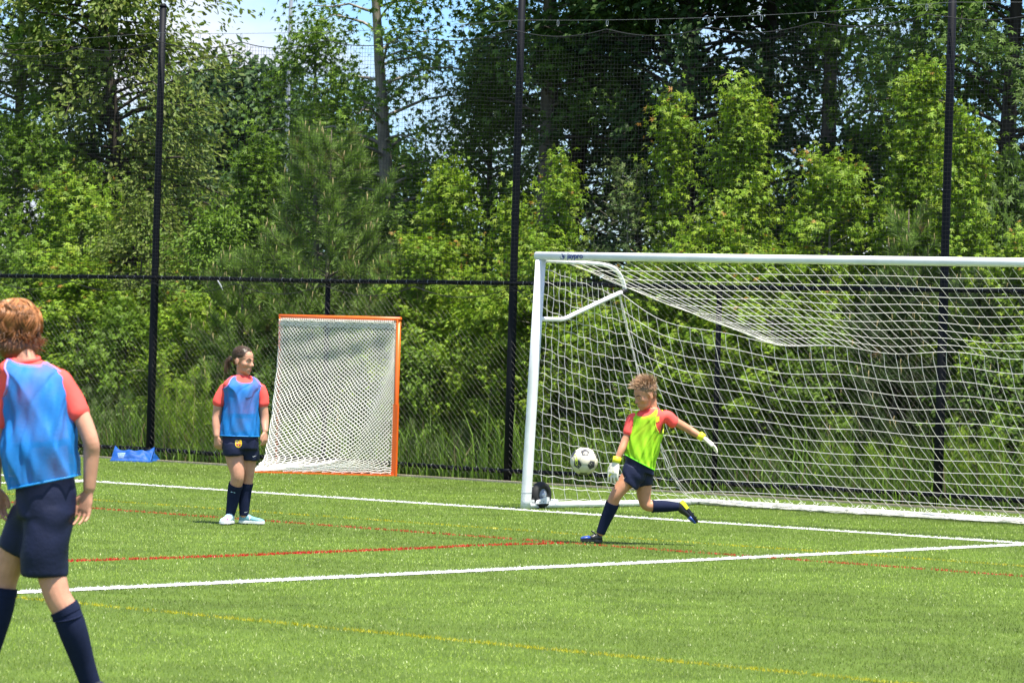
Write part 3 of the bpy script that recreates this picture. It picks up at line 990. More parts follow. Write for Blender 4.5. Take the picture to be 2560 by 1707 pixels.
def rot_frames(nrm, heading):
    z = nrm / (np.linalg.norm(nrm, axis=1, keepdims=True) + 1e-9)
    y = heading - z * np.sum(heading * z, axis=1, keepdims=True)
    y /= np.linalg.norm(y, axis=1, keepdims=True) + 1e-9
    x = np.cross(y, z)
    return np.stack([x, y, z], axis=2)          # columns
def foliage(P, nrm, head, size, kind, cols):
    T, F = LEAF[kind]
    R3 = rot_frames(nrm, head)
    V = np.einsum('nij,kj->nki', R3, T) * size[:, None, None] + P[:, None, :]
    n, k = len(P), len(T)
    FF = (np.arange(n) * k)[:, None, None] + F[None]
    return V.reshape(-1, 3), FF.reshape(-1, 3), np.repeat(cols, k, axis=0)

def profile(kind, h):
    if kind == 'spire': return (1 - h) ** 1.15 * .95 + .09 if h > .12 else .6 + h * 2
    if kind == 'round': return max(.12, (1 - (2 * h - .85) ** 2)) ** .6 if h < .97 else .2
    if kind == 'cone': return max(.06, (1 - h)) ** .9
    if kind == 'column': return .75 + .25 * math.sin(math.pi * h) - .6 * max(0, h - .75)
    return 1.0

def place(px, v):
    p = plane_hit(px * K, 1180, fld(0, v), DV)
    return Vector((p.x, p.y, -.05))
def top_z(px, py, v): return plane_hit(px * K, py * K, fld(0, v), DV).z

GREENS = {
    'lime': [(.205, .335, .020), (.165, .285, .018), (.25, .35, .028)],
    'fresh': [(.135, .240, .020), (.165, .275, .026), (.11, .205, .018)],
    'mid': [(.090, .165, .022), (.112, .195, .026), (.072, .135, .02)],
    'deep': [(.042, .092, .020), (.058, .115, .024), (.034, .075, .018)],  # darker greens, shade inside the wood painted into the leaf colour
    'oak': [(.115, .180, .024), (.145, .21, .032), (.175, .215, .045)],
    'blue': [(.065, .125, .040), (.08, .145, .046), (.052, .105, .036)],
    'pine': [(.145, .245, .038), (.175, .275, .045), (.115, .205, .034)],
    'pinedark': [(.055, .10, .026), (.068, .12, .03), (.042, .08, .022)],
    'pale': [(.14, .21, .07), (.11, .18, .045), (.17, .22, .08)],
}
RED = np.array([.34, .12, .04])

SHARED = {}
def plant(name, label, px, v, top, R, leaf='star', size=.125, n=2500, green='fresh', shape='spire', crown0=.12, nb=46,
          trunk_r=.035, lean=(0, 0), red=0.0, group=None, cat='tree', bark='bark', seed=None, tw=5, up=.5, jit=.07, base=None, bare=0.0,
          trunk_curve=0.0, limit=None, crown_name='crown', share=None):
    """one broadleaved plant: bark skeleton and a crown of separate leaves"""
    seed = seed if seed is not None else (hash_label(label))
    r = np.random.default_rng(seed)
    b = base if base is not None else place(px, v)
    h = top
    root = thing(name, label, cat, b, group)
    if share is not None:
        pool = SHARED.setdefault((leaf, green, shape), [])
        if len(pool) >= share:                             # another of the same kind: copy its parts, turned and resized
            src, R0, h0 = pool[seed % len(pool)]
            root.rotation_euler = (0, 0, (seed % 97) / 97 * 6.283)
            root.scale = (R / R0, R / R0, h / h0)
            for ch in src.children:
                c = ch.copy(); COL.objects.link(c); c.parent = root
            return root
        pool.append((root, R, h))
    b = np.array(tuple(b))
    ts = np.linspace(0, 1, 14)
    bend = r.uniform(-1, 1, 2) * trunk_curve
    axis = np.stack([b[0] + lean[0] * h * ts ** 1.2 + bend[0] * np.sin(ts * 5), b[1] + lean[1] * h * ts + bend[1] * np.sin(ts * 4), b[2] + h * ts], 1)
    skel = [tube(axis, trunk_r * (1 - ts * .9) + .004, 9)]
    LP, LN, LH = [], [], []
    per = max(1, int(n / (nb * tw)))
    for k in range(nb):
        hf = crown0 + (1 - crown0) * ((k + r.uniform(0, 1)) / nb) ** .9
        hf = min(hf, .995)
        st = np.array([np.interp(hf, ts, axis[:, i]) for i in range(3)])
        az = k * 2.39996 + r.uniform(-.5, .5)
        L = R * profile(shape, (hf - crown0) / (1 - crown0)) * r.uniform(.5, 1.2)
        out = np.array([math.cos(az), math.sin(az), 0.0])
        rise = up * r.uniform(.5, 1.4)
        q = np.linspace(0, 1, 6)
        curve = st + out * (L * q)[:, None] + np.array([0, 0, 1.0]) * (L * (rise * q - .35 * q ** 2.2))[:, None] + r.normal(0, .04 * L, (6, 3)) * q[:, None]
        if limit is not None and not limit(curve[-1]): continue
        skel.append(tube(curve, np.maximum(.0035, min(.045, trunk_r * .38) * (1 - hf * .75)) * (1 - q * .85), 4, caps=False))
        for t in range(tw):
            f = r.uniform(.22, 1.0) ** .8 if L > .35 else r.uniform(.05, 1)
            p = np.array([np.interp(f, q, curve[:, i]) for i in range(3)])
            d = unit(out * r.uniform(.2, 1.2) + r.normal(0, .65, 3) + np.array([0, 0, .28]))
            tl = r.uniform(.12, .34) * (1 + .35 * R)
            if r.random() < bare:
                skel.append(tube([p, p + d * tl * .6, p + d * tl + np.array([0, 0, .05])], [.004, .003, .0015], 3, caps=False)); continue
            s = r.uniform(0, 1, per)
            pos = p + d * (tl * s)[:, None] + r.normal(0, jit, (per, 3))
            LP.append(pos)
            LN.append(np.array([0, 0, .75]) + out * .55 + r.normal(0, .55, (per, 3)))
            LH.append(out * .8 + d * .6 + np.array([0, 0, -.55]) + r.normal(0, .45, (per, 3)))
    # leader tuft
    m = max(8, per * 3)
    tip = axis[-1]
    LP.append(tip + r.normal(0, 1, (m, 3)) * np.array([.07, .07, .16]) - np.array([0, 0, .1])); LN.append(np.array([0, -.2, .6]) + r.normal(0, .6, (m, 3))); LH.append(r.normal(0, 1, (m, 3)) + np.array([0, 0, -.4]))
    LP = np.concatenate(LP); LN = np.concatenate(LN); LH = np.concatenate(LH)
    # the part of a crown well above the picture is kept sparser, its leaves larger
    zlim = EYE + .099 * np.maximum(LP[:, 1], 30) + .7
    hi = LP[:, 2] > zlim
    kp = ~hi | (r.random(len(LP)) < .28)
    LP, LN, LH, hi = LP[kp], LN[kp], LH[kp], hi[kp]
    pal = np.array(GREENS[green])
    C = pal[r.integers(0, len(pal), len(LP))] * r.uniform(.72, 1.3, (len(LP), 1))
    if red:
        hf = (LP[:, 2] - b[2]) / h
        rad = np.hypot(LP[:, 0] - b[0], LP[:, 1] - b[1]) / (R + 1e-6)
        pr = .5 * red * .7 * np.clip((hf - .72) * 2.6 + (rad - .95) * .8, 0, 1)
        mk = r.random(len(LP)) < pr
        C[mk] = C[mk] * .35 + RED * r.uniform(.5, 1.1, (mk.sum(), 1))
    sz = size * r.uniform(.62, 1.25, len(LP)) * np.where(hi, 1.9, 1.0)
    V, F, CC = foliage(LP, LN, LH, sz, leaf, C)
    build(crown_name, V, F, M['leaf'], root, smooth=False, col=CC, kind='stuff')
    V, F = join(skel)
    build('trunk' if cat == 'tree' else 'stem', V, F, M[bark], root)
    return root

def hash_label(s):
    x = 7
    for ch in s: x = (x * 131 + ord(ch)) % 1000003
    return x

def pine(name, label, px, v, top, R, n_whorl=11, per=6, green='pine', size=.19, trunk_r=.05, seed=1, crown0=.08, tufts=12, lean=(0, 0), group=None, candles=True, base=None, droop=.0, inner=.25):
    r = np.random.default_rng(seed)
    b = base if base is not None else place(px, v)
    root = thing(name, label, 'tree', b, group)
    b = np.array(tuple(b)); h = top
    ts = np.linspace(0, 1, 12)
    axis = np.stack([b[0] + lean[0] * h * ts, b[1] + lean[1] * h * ts, b[2] + h * ts], 1)
    skel = [tube(axis, trunk_r * (1 - .88 * ts), 9)]
    LP, LN, LH, can = [], [], [], []
    for w in range(n_whorl):
        hf = crown0 + (1 - crown0) * (w / n_whorl) ** .92
        for k in range(per):
            az = k * 2 * math.pi / per + w * 1.1 + r.uniform(-.35, .35)
            L = R * ((1 - hf) ** .75 * .95 + .10) * r.uniform(.6, 1.15)
            out = np.array([math.cos(az), math.sin(az), 0.0])
            q = np.linspace(0, 1, 7)
            st = np.array([np.interp(min(1, hf + r.uniform(-.02, .02)), ts, axis[:, i]) for i in range(3)])
            curve = st + out * (L * q)[:, None] + np.array([0, 0, 1.0]) * (L * (.25 * q + .45 * q ** 2 - droop * q))[:, None] + r.normal(0, .03, (7, 3)) * q[:, None]
            skel.append(tube(curve, .018 * (1 - hf * .6) * (1 - .75 * q), 4, caps=False))
            sh = [(curve, 1.0)]
            for s_ in range(int(2 + 3 * L)):
                f = r.uniform(.35, .92); p = np.array([np.interp(f, q, curve[:, i]) for i in range(3)])
                d = unit(out * .7 + np.array([-out[1], out[0], 0]) * r.uniform(-1, 1) + np.array([0, 0, r.uniform(.2, .8)]))
                tl = r.uniform(.18, .45) * (.5 + .5 * L)
                qq = np.linspace(0, 1, 5)
                c2 = p + d * (tl * qq)[:, None] + np.array([0, 0, .25 * tl]) * (qq ** 2)[:, None]
                skel.append(tube(c2, .006, 3, caps=False)); sh.append((c2, .6))
            for c, wgt in sh:
                m = max(3, int(tufts * wgt))
                f = r.uniform(inner, 1, m)
                x = np.linspace(0, 1, len(c))
                pos = np.stack([np.interp(f, x, c[:, i]) for i in range(3)], 1)
                d = unit(c[-1] - c[-2])
                LP.append(pos); LN.append(d + np.array([0, 0, .25]) + r.normal(0, .42, (m, 3))); LH.append(r.normal(0, 1, (m, 3)))
                if candles and r.random() < .5: can.append(c[-1])
    LP = np.concatenate(LP); LN = np.concatenate(LN); LH = np.concatenate(LH)
    pal = np.array(GREENS[green])
    C = pal[r.integers(0, len(pal), len(LP))] * r.uniform(.7, 1.3, (len(LP), 1))
    dead = r.random(len(LP)) < .02
    C[dead] = np.array([.2, .11, .05])
    V, F, CC = foliage(LP, LN, LH, size * r.uniform(.75, 1.15, len(LP)), 'needle', C)
    build('needles', V, F, M['needle'], root, smooth=False, col=CC, kind='stuff')
    V, F = join(skel); build('trunk', V, F, M['bark'], root)
    if can:
        parts = [tube([p, p + np.array([0, 0, .05]), p + np.array([r.normal(0, .008), 0, .11])], [.007, .007, .003], 5) for p in can]
        V, F = join(parts); build('new_shoots', V, F, M['shoot'], root, kind='stuff')
    return root
M['shoot'] = mat('pine_shoot', (.30, .25, .12), .8, .2, var=.2, vscale=30)

# ---------------------------------------------------------------- front row: sweetgum saplings behind the white goal
def sap(label, px, py, v, R, n, green='lime', red=.35, nb=44, shape='spire', size=.074, crown0=.06, **kw):
    return plant('sweetgum_sapling', label, px, v, top_z(px, py, v) + .05, R, 'star', size, int(n*2.3), green, shape, crown0, nb, red=red, share=(2 if shape == 'round' else None), group='sweetgum saplings beyond the fence', bark='bark_pale', **kw)
sap('short sweetgum sapling with reddish tip right beside the middle net pole', 1160, 470, 6.7, .55, 1500)
sap('slim sweetgum sapling above the corner of the white goal', 1268, 380, 6.9, .52, 1700)
sap('narrow spire of a sweetgum with a long bare-necked tip above the crossbar', 1525, 238, 7.6, .50, 2000, nb=52)
sap('tallest bright sweetgum above the crossbar, centre of the goal', 1680, 215, 7.4, .85, 4000, nb=66, red=.18)
sap('rounded sweetgum with many reddish tips above the crossbar', 1890, 385, 7.3, .95, 3300, red=.75, shape='round')
sap('tall sweetgum with orange tips beside the tall pole seen through the goal net', 2085, 175, 7.8, .82, 4000, nb=64, red=.6)
sap('slender sweetgum half hidden behind the pole in the goal net', 2195, 290, 7.4, .5, 2200, red=.2)
sap('low sweetgum filling the gap under the crossbar corner', 1230, 560, 6.5, .85, 2400, shape='round')
sap('low sweetgum behind the middle of the goal net', 1610, 540, 6.6, 1.0, 3000, shape='round', red=.25)
sap('bushy sweetgum behind the goal net under the tallest spire', 1765, 590, 6.3, .95, 2800, shape='round', red=.5)
sap('sweetgum with a bright pointed top right of the orange goal', 1012, 400, 7.6, .95, 3000, green='lime', red=.1)
sap('bright sweetgum shrub over the corner of the orange goal', 960, 560, 6.7, .85, 2300, green='lime', shape='round', red=.05)
sap('small sweetgum at the edge of the trees past the far pole', 2330, 560, 6.9, .8, 2400, red=.2, shape='round')
sap('broad low sweetgum between the goal post and the net pole', 1120, 640, 6.4, .7, 2000, shape='round', red=.15)
sap('light sweetgum behind the goal net beside the line post', 1480, 620, 6.4, .85, 2500, shape='round', red=.3)

# ---------------------------------------------------------------- shrubs at the fence
def shrub(label, px, py, v_, R, n, green='fresh', leaf='star', size=.105, shape='round', **kw):
    kw.setdefault('nb', 44)
    v = v_ + .45
    return plant('leafy_shrub', label, px, v, top_z(px, py, v), R, leaf, size * .72, int(n * 2.1), green, shape, .02, share=(None if kw.get('bare') else 2), group='shrubs along the fence', cat='shrub', trunk_r=.02, up=.7, **kw)
shrub('twiggy pale shrub with bare white stems above the crossbar', 1425, 400, 7.0, .85, 1500, 'pale', bare=.35, bark='bark_pale', size=.10, seed=5)
shrub('bright shrub behind the red-haired player', 40, 570, 7.0, 1.1, 3400, 'fresh', size=.10)
shrub('yellow-green shrub between the red-haired player and the first pole', 170, 610, 6.5, 1.05, 3200, 'lime', size=.095)
shrub('low leafy shrub left of the first pole foot', 280, 720, 6.2, .9, 2600, 'fresh', size=.095)
shrub('maple-leaved shrub just right of the first pole', 420, 690, 6.2, .85, 2600, 'lime', size=.10)
shrub('shrub behind the girl in the blue bib', 560, 800, 6.3, .75, 1800, 'mid', size=.09)
shrub('dark shrub behind the net of the orange goal', 730, 760, 6.3, 1.1, 2400, 'deep', 'small', .085)
shrub('leafy shrub just right of the orange goal post', 985, 800, 6.0, .7, 2200, 'fresh', 'oval', .095)
shrub('glossy shrub right of the orange goal under the rail', 1075, 720, 6.3, .75, 2400, 'lime', 'oval', .10)
shrub('shrub inside the view of the goal beside its left post', 1290, 720, 6.1, .85, 3000, 'lime', size=.10)
shrub('shrub behind the kicking player', 1440, 740, 6.1, .8, 2700, 'fresh', size=.10)
shrub('shrub behind the outstretched glove', 1590, 720, 6.1, .85, 2900, 'lime', size=.10)
shrub('leafy shrub behind the goal net right of the line post', 1740, 720, 6.0, .85, 2900, 'lime', size=.10)
shrub('shrub with reddish leaves behind the goal net', 1880, 740, 6.0, .75, 2300, 'fresh', size=.10, red=.4)
shrub('shrub beyond the fence past the last pole', 2290, 800, 6.1, .8, 1700, 'mid', 'oval', .10)
shrub('tall twiggy shrub with arching bare branches at the picture edge beside the oak', 50, 300, 8.2, 1.5, 5200, 'fresh', size=.11, bare=.12, bark='bark_pale', nb=70)
shrub('broad yellow-green shrub under the leaning oak', 170, 440, 7.8, 1.25, 4300, 'lime', size=.10, nb=60)
shrub('dense small-leaved shrub behind the first pole', 310, 470, 7.6, 1.1, 4200, 'oak', 'oval', .085, nb=60)
shrub('medium shrub between the first pole and the young pine', 480, 500, 7.4, 1.05, 3600, 'fresh', 'oval', .095, nb=60)
shrub('leafy shrub with a ragged top left of the young pine', 560, 345, 8.4, 1.0, 3600, 'fresh', size=.11, shape='spire', nb=60)
shrub('shaded shrub behind the young pine', 850, 480, 8.6, 1.3, 3600, 'mid', 'oval', .10, nb=60)
shrub('bush above the top rail left of the orange goal', 440, 830, 6.6, .9, 2600, 'mid', 'oval', .09)
shrub('bush behind the white goal in the shade of the tall trees', 2040, 660, 6.8, 1.0, 2600, 'mid', size=.10)
shrub('leafy bush past the dark pines in the goal net', 2200, 520, 7.6, 1.0, 2900, 'fresh', size=.11)
shrub('bush beside the last pole above the crossbar', 2290, 430, 8.2, 1.0, 3000, 'mid', size=.11)

# ---------------------------------------------------------------- young pines
def pz(px, py, v): return top_z(px, py, v)
pine('young_pine', 'young long-needled pine behind the orange goal', 738, 7.2, pz(738, 290, 7.2), 1.45, 12, 6, seed=3, tufts=15, size=.20)
pine('young_pine', 'small pine just left of the orange goal above the rail', 545, 6.5, pz(545, 565, 6.5), .85, 8, 6, seed=4, tufts=12, green='pine')
pine('young_pine', 'small pine over the right corner of the orange goal', 905, 6.6, pz(905, 575, 6.6), .8, 8, 5, seed=5, tufts=11)
pine('young_pine', 'dark young pine behind the goal net left of the far pole', 2050, 6.7, pz(2050, 640, 6.7), 1.0, 9, 6, seed=6, green='pinedark', tufts=13)
pine('young_pine', 'dark young pine behind the goal net right of the far pole', 2260, 6.8, pz(2260, 650, 6.8), 1.15, 9, 6, seed=7, green='pinedark', tufts=14)
pine('young_pine', 'slim pine with long thin needles left of the far pole above the crossbar', 2070, 6.9, pz(2070, 470, 6.9), .75, 9, 4, seed=8, green='pine', tufts=8)

# ---------------------------------------------------------------- taller trees behind
def tall(name, label, px, v, ptop, R, leaf, size, n, green, nb=80, crown0=.2, lean=(0, 0), trunk_r=.14, shape='round', bark='bark', red=0, tw=6, jit=.12, up=.45, curve=.1, seed=None, height=None, canopy=0, limit=None):
    h = height if height else top_z(px, ptop, v)
    o = plant(name, label, px, v, h, R, leaf, size * (.68 if green == 'fresh' else .80), int(n * (2.3 if n < 20000 else 1.15)), green, shape, crown0, nb, trunk_r, lean, red, 'tall trees of the wood', 'tree', bark, seed, tw, up, jit, trunk_curve=curve, limit=limit)
    if canopy:                                        # the upper crown, above the picture, added to shade the trees below
        r = np.random.default_rng(seed or 1); b = np.array(origin_of(o)); n2 = canopy
        zt = EYE + .099 * b[1]
        P = b + np.array([lean[0] * h, 0, 0]) + r.normal(0, 1, (n2, 3)) * np.array([1.45, 1.35, 0]); P[:, 2] = zt + 1.0 + r.uniform(0, 1, n2) ** 1.3 * 7.0
        pal = np.array(GREENS[green]); C = pal[r.integers(0, 3, n2)] * r.uniform(.7, 1.2, (n2, 1))
        V, F, CC = foliage(P, np.array([0, 0, 1.0]) + r.normal(0, .5, (n2, 3)), r.normal(0, 1, (n2, 3)), r.uniform(.28, .45, n2), 'small', C)
        build('upper_crown', V, F, M['leaf'], o, smooth=False, col=CC, kind='stuff')
        V, F = tube([b + np.array([lean[0] * h, lean[1] * h, h * .93]), b + np.array([lean[0] * h * 1.3, lean[1] * h * 1.2, zt + 7.0])], [trunk_r * .5, trunk_r * .12], 8)
        build('upper_trunk', V, F, M[bark], o)
    return o
tall('oak_tree', 'dark oak leaning over the first pole with small leaves', 350, 10.5, 0, 1.9, 'oval', .12, 26000, 'oak', 130, .22, lean=(-.165, 0), trunk_r=.17, height=9.0, bark='bark_dark', seed=11)
tall('broadleaf_tree', 'light green tree filling the upper corner behind the red-haired player', 20, 9.8, 0, 2.0, 'star', .13, 8500, 'fresh', 80, .25, height=8.2, bark='bark')
tall('ivy_snag', 'dark ivy covered snag left of the leaning oak', 180, 10.0, 120, .45, 'small', .10, 1500, 'deep', 40, .1, trunk_r=.12, shape='column', bark='bark_dark', tw=5, jit=.06)
tall('broadleaf_tree', 'pale barked leaning tree against the open sky', 955, 10.4, 0, 1.6, 'star', .125, 4200, 'fresh', 70, .30, lean=(-.135, 0), trunk_r=.155, height=8.6, bark='bark_pale', curve=.22, seed=12, limit=lambda p: p[2] < 5.0 or (p[2] < 6.4 and abs(math.sin(p[2] * 9 + p[0] * 5)) > .55))
tall('broadleaf_tree', 'loose light green tree left of the pale leaning trunk', 705, 10.8, 60, 1.0, 'star', .12, 2600, 'fresh', 56, .3, trunk_r=.07, bark='bark_pale', seed=21)
tall('broadleaf_tree', 'big grey trunked tree just right of the middle net pole', 1232, 10.8, 0, 2.0, 'star', .125, 6500, 'mid', 80, .45, trunk_r=.21, height=9.6, bark='bark', curve=.05, seed=31)
tall('broadleaf_tree', 'big tree with a slanting dark trunk right of the grey trunk', 1262, 11.6, 0, 2.4, 'star', .13, 6500, 'mid', 80, .48, lean=(.075, 0), trunk_r=.20, height=9.8, bark='bark_dark', curve=.12, seed=33, canopy=1000)
tall('broadleaf_tree', 'dark crowned tree over the narrow sweetgum spire', 1560, 11.5, 0, 2.3, 'small', .15, 7600, 'deep', 86, .35, trunk_r=.20, height=9.8, bark='bark_dark', seed=35, canopy=1100)
tall('broadleaf_tree', 'dark tree right of the tallest sweetgum', 1740, 12.5, 0, 1.7, 'small', .15, 4200, 'deep', 70, .3, trunk_r=.16, height=9.4, bark='bark_dark', seed=36, canopy=900)
pine('pine_tree', 'tall dark pine with open sky between its branches', 1880, 12.4, 10.0, 2.0, 11, 5, green='pinedark', size=.22, trunk_r=.17, seed=41, crown0=.34, tufts=13, candles=False, group='tall trees of the wood', droop=.25)
tall('broadleaf_tree', 'leafy tree over the far pole at the top of the picture', 2080, 11.2, 0, 1.5, 'star', .125, 4300, 'fresh', 66, .45, trunk_r=.09, height=8.4, bark='bark', seed=43, canopy=700)
tall('oak_tree', 'broad green oak right of the far pole', 2300, 10.6, 0, 2.1, 'star', .12, 9500, 'mid', 100, .12, trunk_r=.17, height=9.0, bark='bark_dark', seed=44, canopy=800)
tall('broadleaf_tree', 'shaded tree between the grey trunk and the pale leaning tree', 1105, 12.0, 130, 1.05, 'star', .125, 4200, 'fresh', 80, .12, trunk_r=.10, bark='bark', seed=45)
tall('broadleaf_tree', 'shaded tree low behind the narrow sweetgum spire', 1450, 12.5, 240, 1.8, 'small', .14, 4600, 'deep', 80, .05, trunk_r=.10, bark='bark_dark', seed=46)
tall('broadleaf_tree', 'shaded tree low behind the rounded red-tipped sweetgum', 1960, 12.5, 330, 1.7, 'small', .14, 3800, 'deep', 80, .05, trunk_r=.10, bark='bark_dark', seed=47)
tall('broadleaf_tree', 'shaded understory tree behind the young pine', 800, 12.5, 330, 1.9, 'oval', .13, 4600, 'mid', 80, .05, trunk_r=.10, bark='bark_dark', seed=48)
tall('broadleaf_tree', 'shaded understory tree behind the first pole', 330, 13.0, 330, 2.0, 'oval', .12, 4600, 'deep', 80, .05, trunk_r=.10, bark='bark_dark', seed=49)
# trees well beyond, distance haze painted into their blue-green leaf colour
for px, py, lab, sd in ((470, 175, 'distant blue-green round tree right of the first pole', 51), (585, 165, 'distant blue-green tree beside the grey light pole', 52), (700, 260, 'distant blue-green tree right of the grey light pole', 53), (390, 230, 'distant blue-green tree showing behind the first pole', 54)):
    v = 26.0
    plant('distant_tree', lab, px, v, top_z(px, py, v), 2.3, 'small', .20, 9000, 'blue', 'round', .15, 90, .12, share=2, group='distant blue-green trees', cat='tree', bark='bark_dark', seed=sd, tw=7, jit=.2)

# deep woods behind everything, one unbroken mass
def mass(n, name, v0, v1, u0, u1, zt, size, pal, seed):
    r = np.random.default_rng(seed)
    u = r.uniform(u0, u1, n); v = r.uniform(v0, v1, n)
    zmax = zt(u)
    z = zmax * r.uniform(0, 1, n) ** .85
    P = np.array(ORG)[None] + u[:, None] * np.array(DU)[None] + v[:, None] * np.array(DV)[None]; P[:, 2] = z
    cl = np.sin(P[:, 0] * 2.1 + 2 * np.sin(P[:, 2] * 1.7)) + np.sin(P[:, 1] * 1.7 + P[:, 2] * 2.3 + 1.0) + .7 * np.sin(P[:, 0] * 5.3 + P[:, 2] * 4.1)
    k = cl > -.35
    P = P[k]; n = len(P)
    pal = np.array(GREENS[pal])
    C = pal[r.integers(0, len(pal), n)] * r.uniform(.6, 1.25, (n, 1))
    V, F, CC = foliage(P, np.array([0, -.4, .6]) + r.normal(0, .6, (n, 3)), r.normal(0, 1, (n, 3)), size * r.uniform(.7, 1.3, n), 'small', C)
    o = build(name, V, F, M['leaf'], None, smooth=False, col=CC, kind='stuff')
    return o
def u_at(px): return (plane_hit(px * K, 600, fld(0, 17), DV) - ORG).dot(DU)
wu = [u_at(x) for x in (-200, 0, 260, 330, 1120, 1200, 1720, 1770, 1850, 1930, 2500)]
wz = [5.6, 5.6, 5.2, 3.8, 3.9, 7.0, 7.2, 4.2, 4.4, 6.6, 7.0]
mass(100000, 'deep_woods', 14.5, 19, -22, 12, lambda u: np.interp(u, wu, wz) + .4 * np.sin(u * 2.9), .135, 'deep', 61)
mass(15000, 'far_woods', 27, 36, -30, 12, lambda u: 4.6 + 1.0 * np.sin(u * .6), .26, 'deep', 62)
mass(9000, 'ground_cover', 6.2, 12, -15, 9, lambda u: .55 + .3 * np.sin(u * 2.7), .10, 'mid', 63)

# ---------------------------------------------------------------- tall weeds at the fence
def weed(label, px, v, h, n, seed, spread=.35, green='fresh'):
    r = np.random.default_rng(seed)
    b = place(px, v); root = thing('feathery_weed', label, 'weed', b, 'tall weeds at the foot of the fence')
    b = np.array(tuple(b)); P, N, Hd, sk = [], [], [], []
    for k in range(n):
        bx = b + np.array([r.normal(0, spread), r.normal(0, spread * .5), 0]); hh = h * r.uniform(.55, 1.08)
        d = np.array([r.normal(0, .10), r.normal(0, .10), 1.0])
        q = np.linspace(0, 1, 5); c = bx + d * (hh * q)[:, None]
        sk.append(tube(c, .005 * (1 - .7 * q), 3, caps=False))
        m = 30
        f = r.uniform(.15, 1, m)
        p = bx + d * (hh * f)[:, None] + r.normal(0, 1, (m, 3)) * (.075 * (1.1 - f))[:, None]
        P.append(p); N.append(np.array([0, 0, 1.0]) + r.normal(0, .5, (m, 3))); Hd.append(r.normal(0, 1, (m, 3)))
    P, N, Hd = map(np.concatenate, (P, N, Hd))
    pal = np.array(GREENS[green]); C = pal[r.integers(0, 3, len(P))] * r.uniform(.8, 1.4, (len(P), 1))
    V, F, CC = foliage(P, N, Hd, r.uniform(.09, .15, len(P)), 'needle_s', C)
    build('leaves', V, F, M['needle'], root, smooth=False, col=CC, kind='stuff')
    V, F = join(sk); build('stem', V, F, M['shoot'], root, kind='stuff')
weed('tall feathery weeds just right of the first pole', 430, 5.6, 1.25, 30, 71, green='lime')
weed('feathery weeds between the red-haired player and the sandbags', 235, 5.7, .9, 20, 72, green='pale')
weed('feathery weeds in front of the dark pine past the far pole', 2230, 5.7, 1.0, 16, 73, spread=.28, green='lime')
weed('feathery weeds below the goal net left of the far pole', 1985, 5.8, .75, 14, 74, green='lime')
weed('low feathery weeds between the girl and the orange goal', 620, 5.7, .6, 12, 75, green='lime')
weed('feathery weeds right of the orange goal post', 1010, 5.8, .65, 14, 76, green='pale')
weed('feathery weeds behind the rolling ball inside the goal', 1370, 5.7, .7, 12, 77, green='lime')
weed('feathery weeds beyond the line post in the goal net', 1800, 5.8, .6, 12, 78, green='pale')
weed('feathery weeds at the end of the fence past the last pole', 2330, 5.7, .7, 10, 79, green='lime')

# ---------------------------------------------------------------- light pole
vL = 24.0
lb = place(636, vL)
lp = thing('light_pole', 'grey steel light pole rising from the wood left of centre', 'light pole', lb)
lx = plane_hit(655 * K, 20 * K, fld(0, vL), DV)
tilt = (Vector((lx.x, lx.y, lx.z)) - lb).normalized()
V, F = tube([lb + Vector((0, 0, z)) for z in (0, 4.0, 6.2, 12.0)], [.052, .046, .038, .032], 16)
build('shaft', V, F, M['grey_steel'], lp)
for z in (6.2, 9.5):
    V, F = tube([lb + Vector((0, 0, z - .05)), lb + Vector((0, 0, z + .05))], .052 if z < 7 else .042, 16)
    build('collar', V, F, M['grey_steel'], lp)
V, F = box(lb + Vector((0, -.09, 2.2)), Vector((.07, 0, 0)), Vector((0, .05, 0)), Vector((0, 0, .12)))
build('control_box', V, F, M['grey_steel'], lp, smooth=False)
# ================================================================== PEOPLE
X_, Y_, Z_ = np.array([1., 0, 0]), np.array([0, 1., 0]), np.array([0, 0, 1.])
def remesh(parts, voxel, smooth=4, fac=.5):
    V, F = join(parts)
    me = bpy.data.meshes.new('temp')
    faces = [tuple(int(i) for i in f) for g in F for f in g]
    me.from_pydata([tuple(v) for v in V], [], faces); me.update()
    o = bpy.data.objects.new('temp', me); COL.objects.link(o)
    m = o.modifiers.new('r', 'REMESH'); m.mode = 'VOXEL'; m.voxel_size = voxel
    if smooth:
        s = o.modifiers.new('s', 'SMOOTH'); s.iterations = smooth; s.factor = fac
    dg = bpy.context.evaluated_depsgraph_get(); dg.update()
    ev = bpy.data.meshes.new_from_object(o.evaluated_get(dg))
    n = len(ev.vertices); co = np.empty(n * 3); ev.vertices.foreach_get('co', co); co = co.reshape(-1, 3)
    nr = np.empty(n * 3); ev.vertices.foreach_get('normal', nr); nr = nr.reshape(-1, 3)
    F = [tuple(p.vertices) for p in ev.polygons]
    bpy.data.objects.remove(o); bpy.data.meshes.remove(me); bpy.data.meshes.remove(ev)
    return co, F, nr

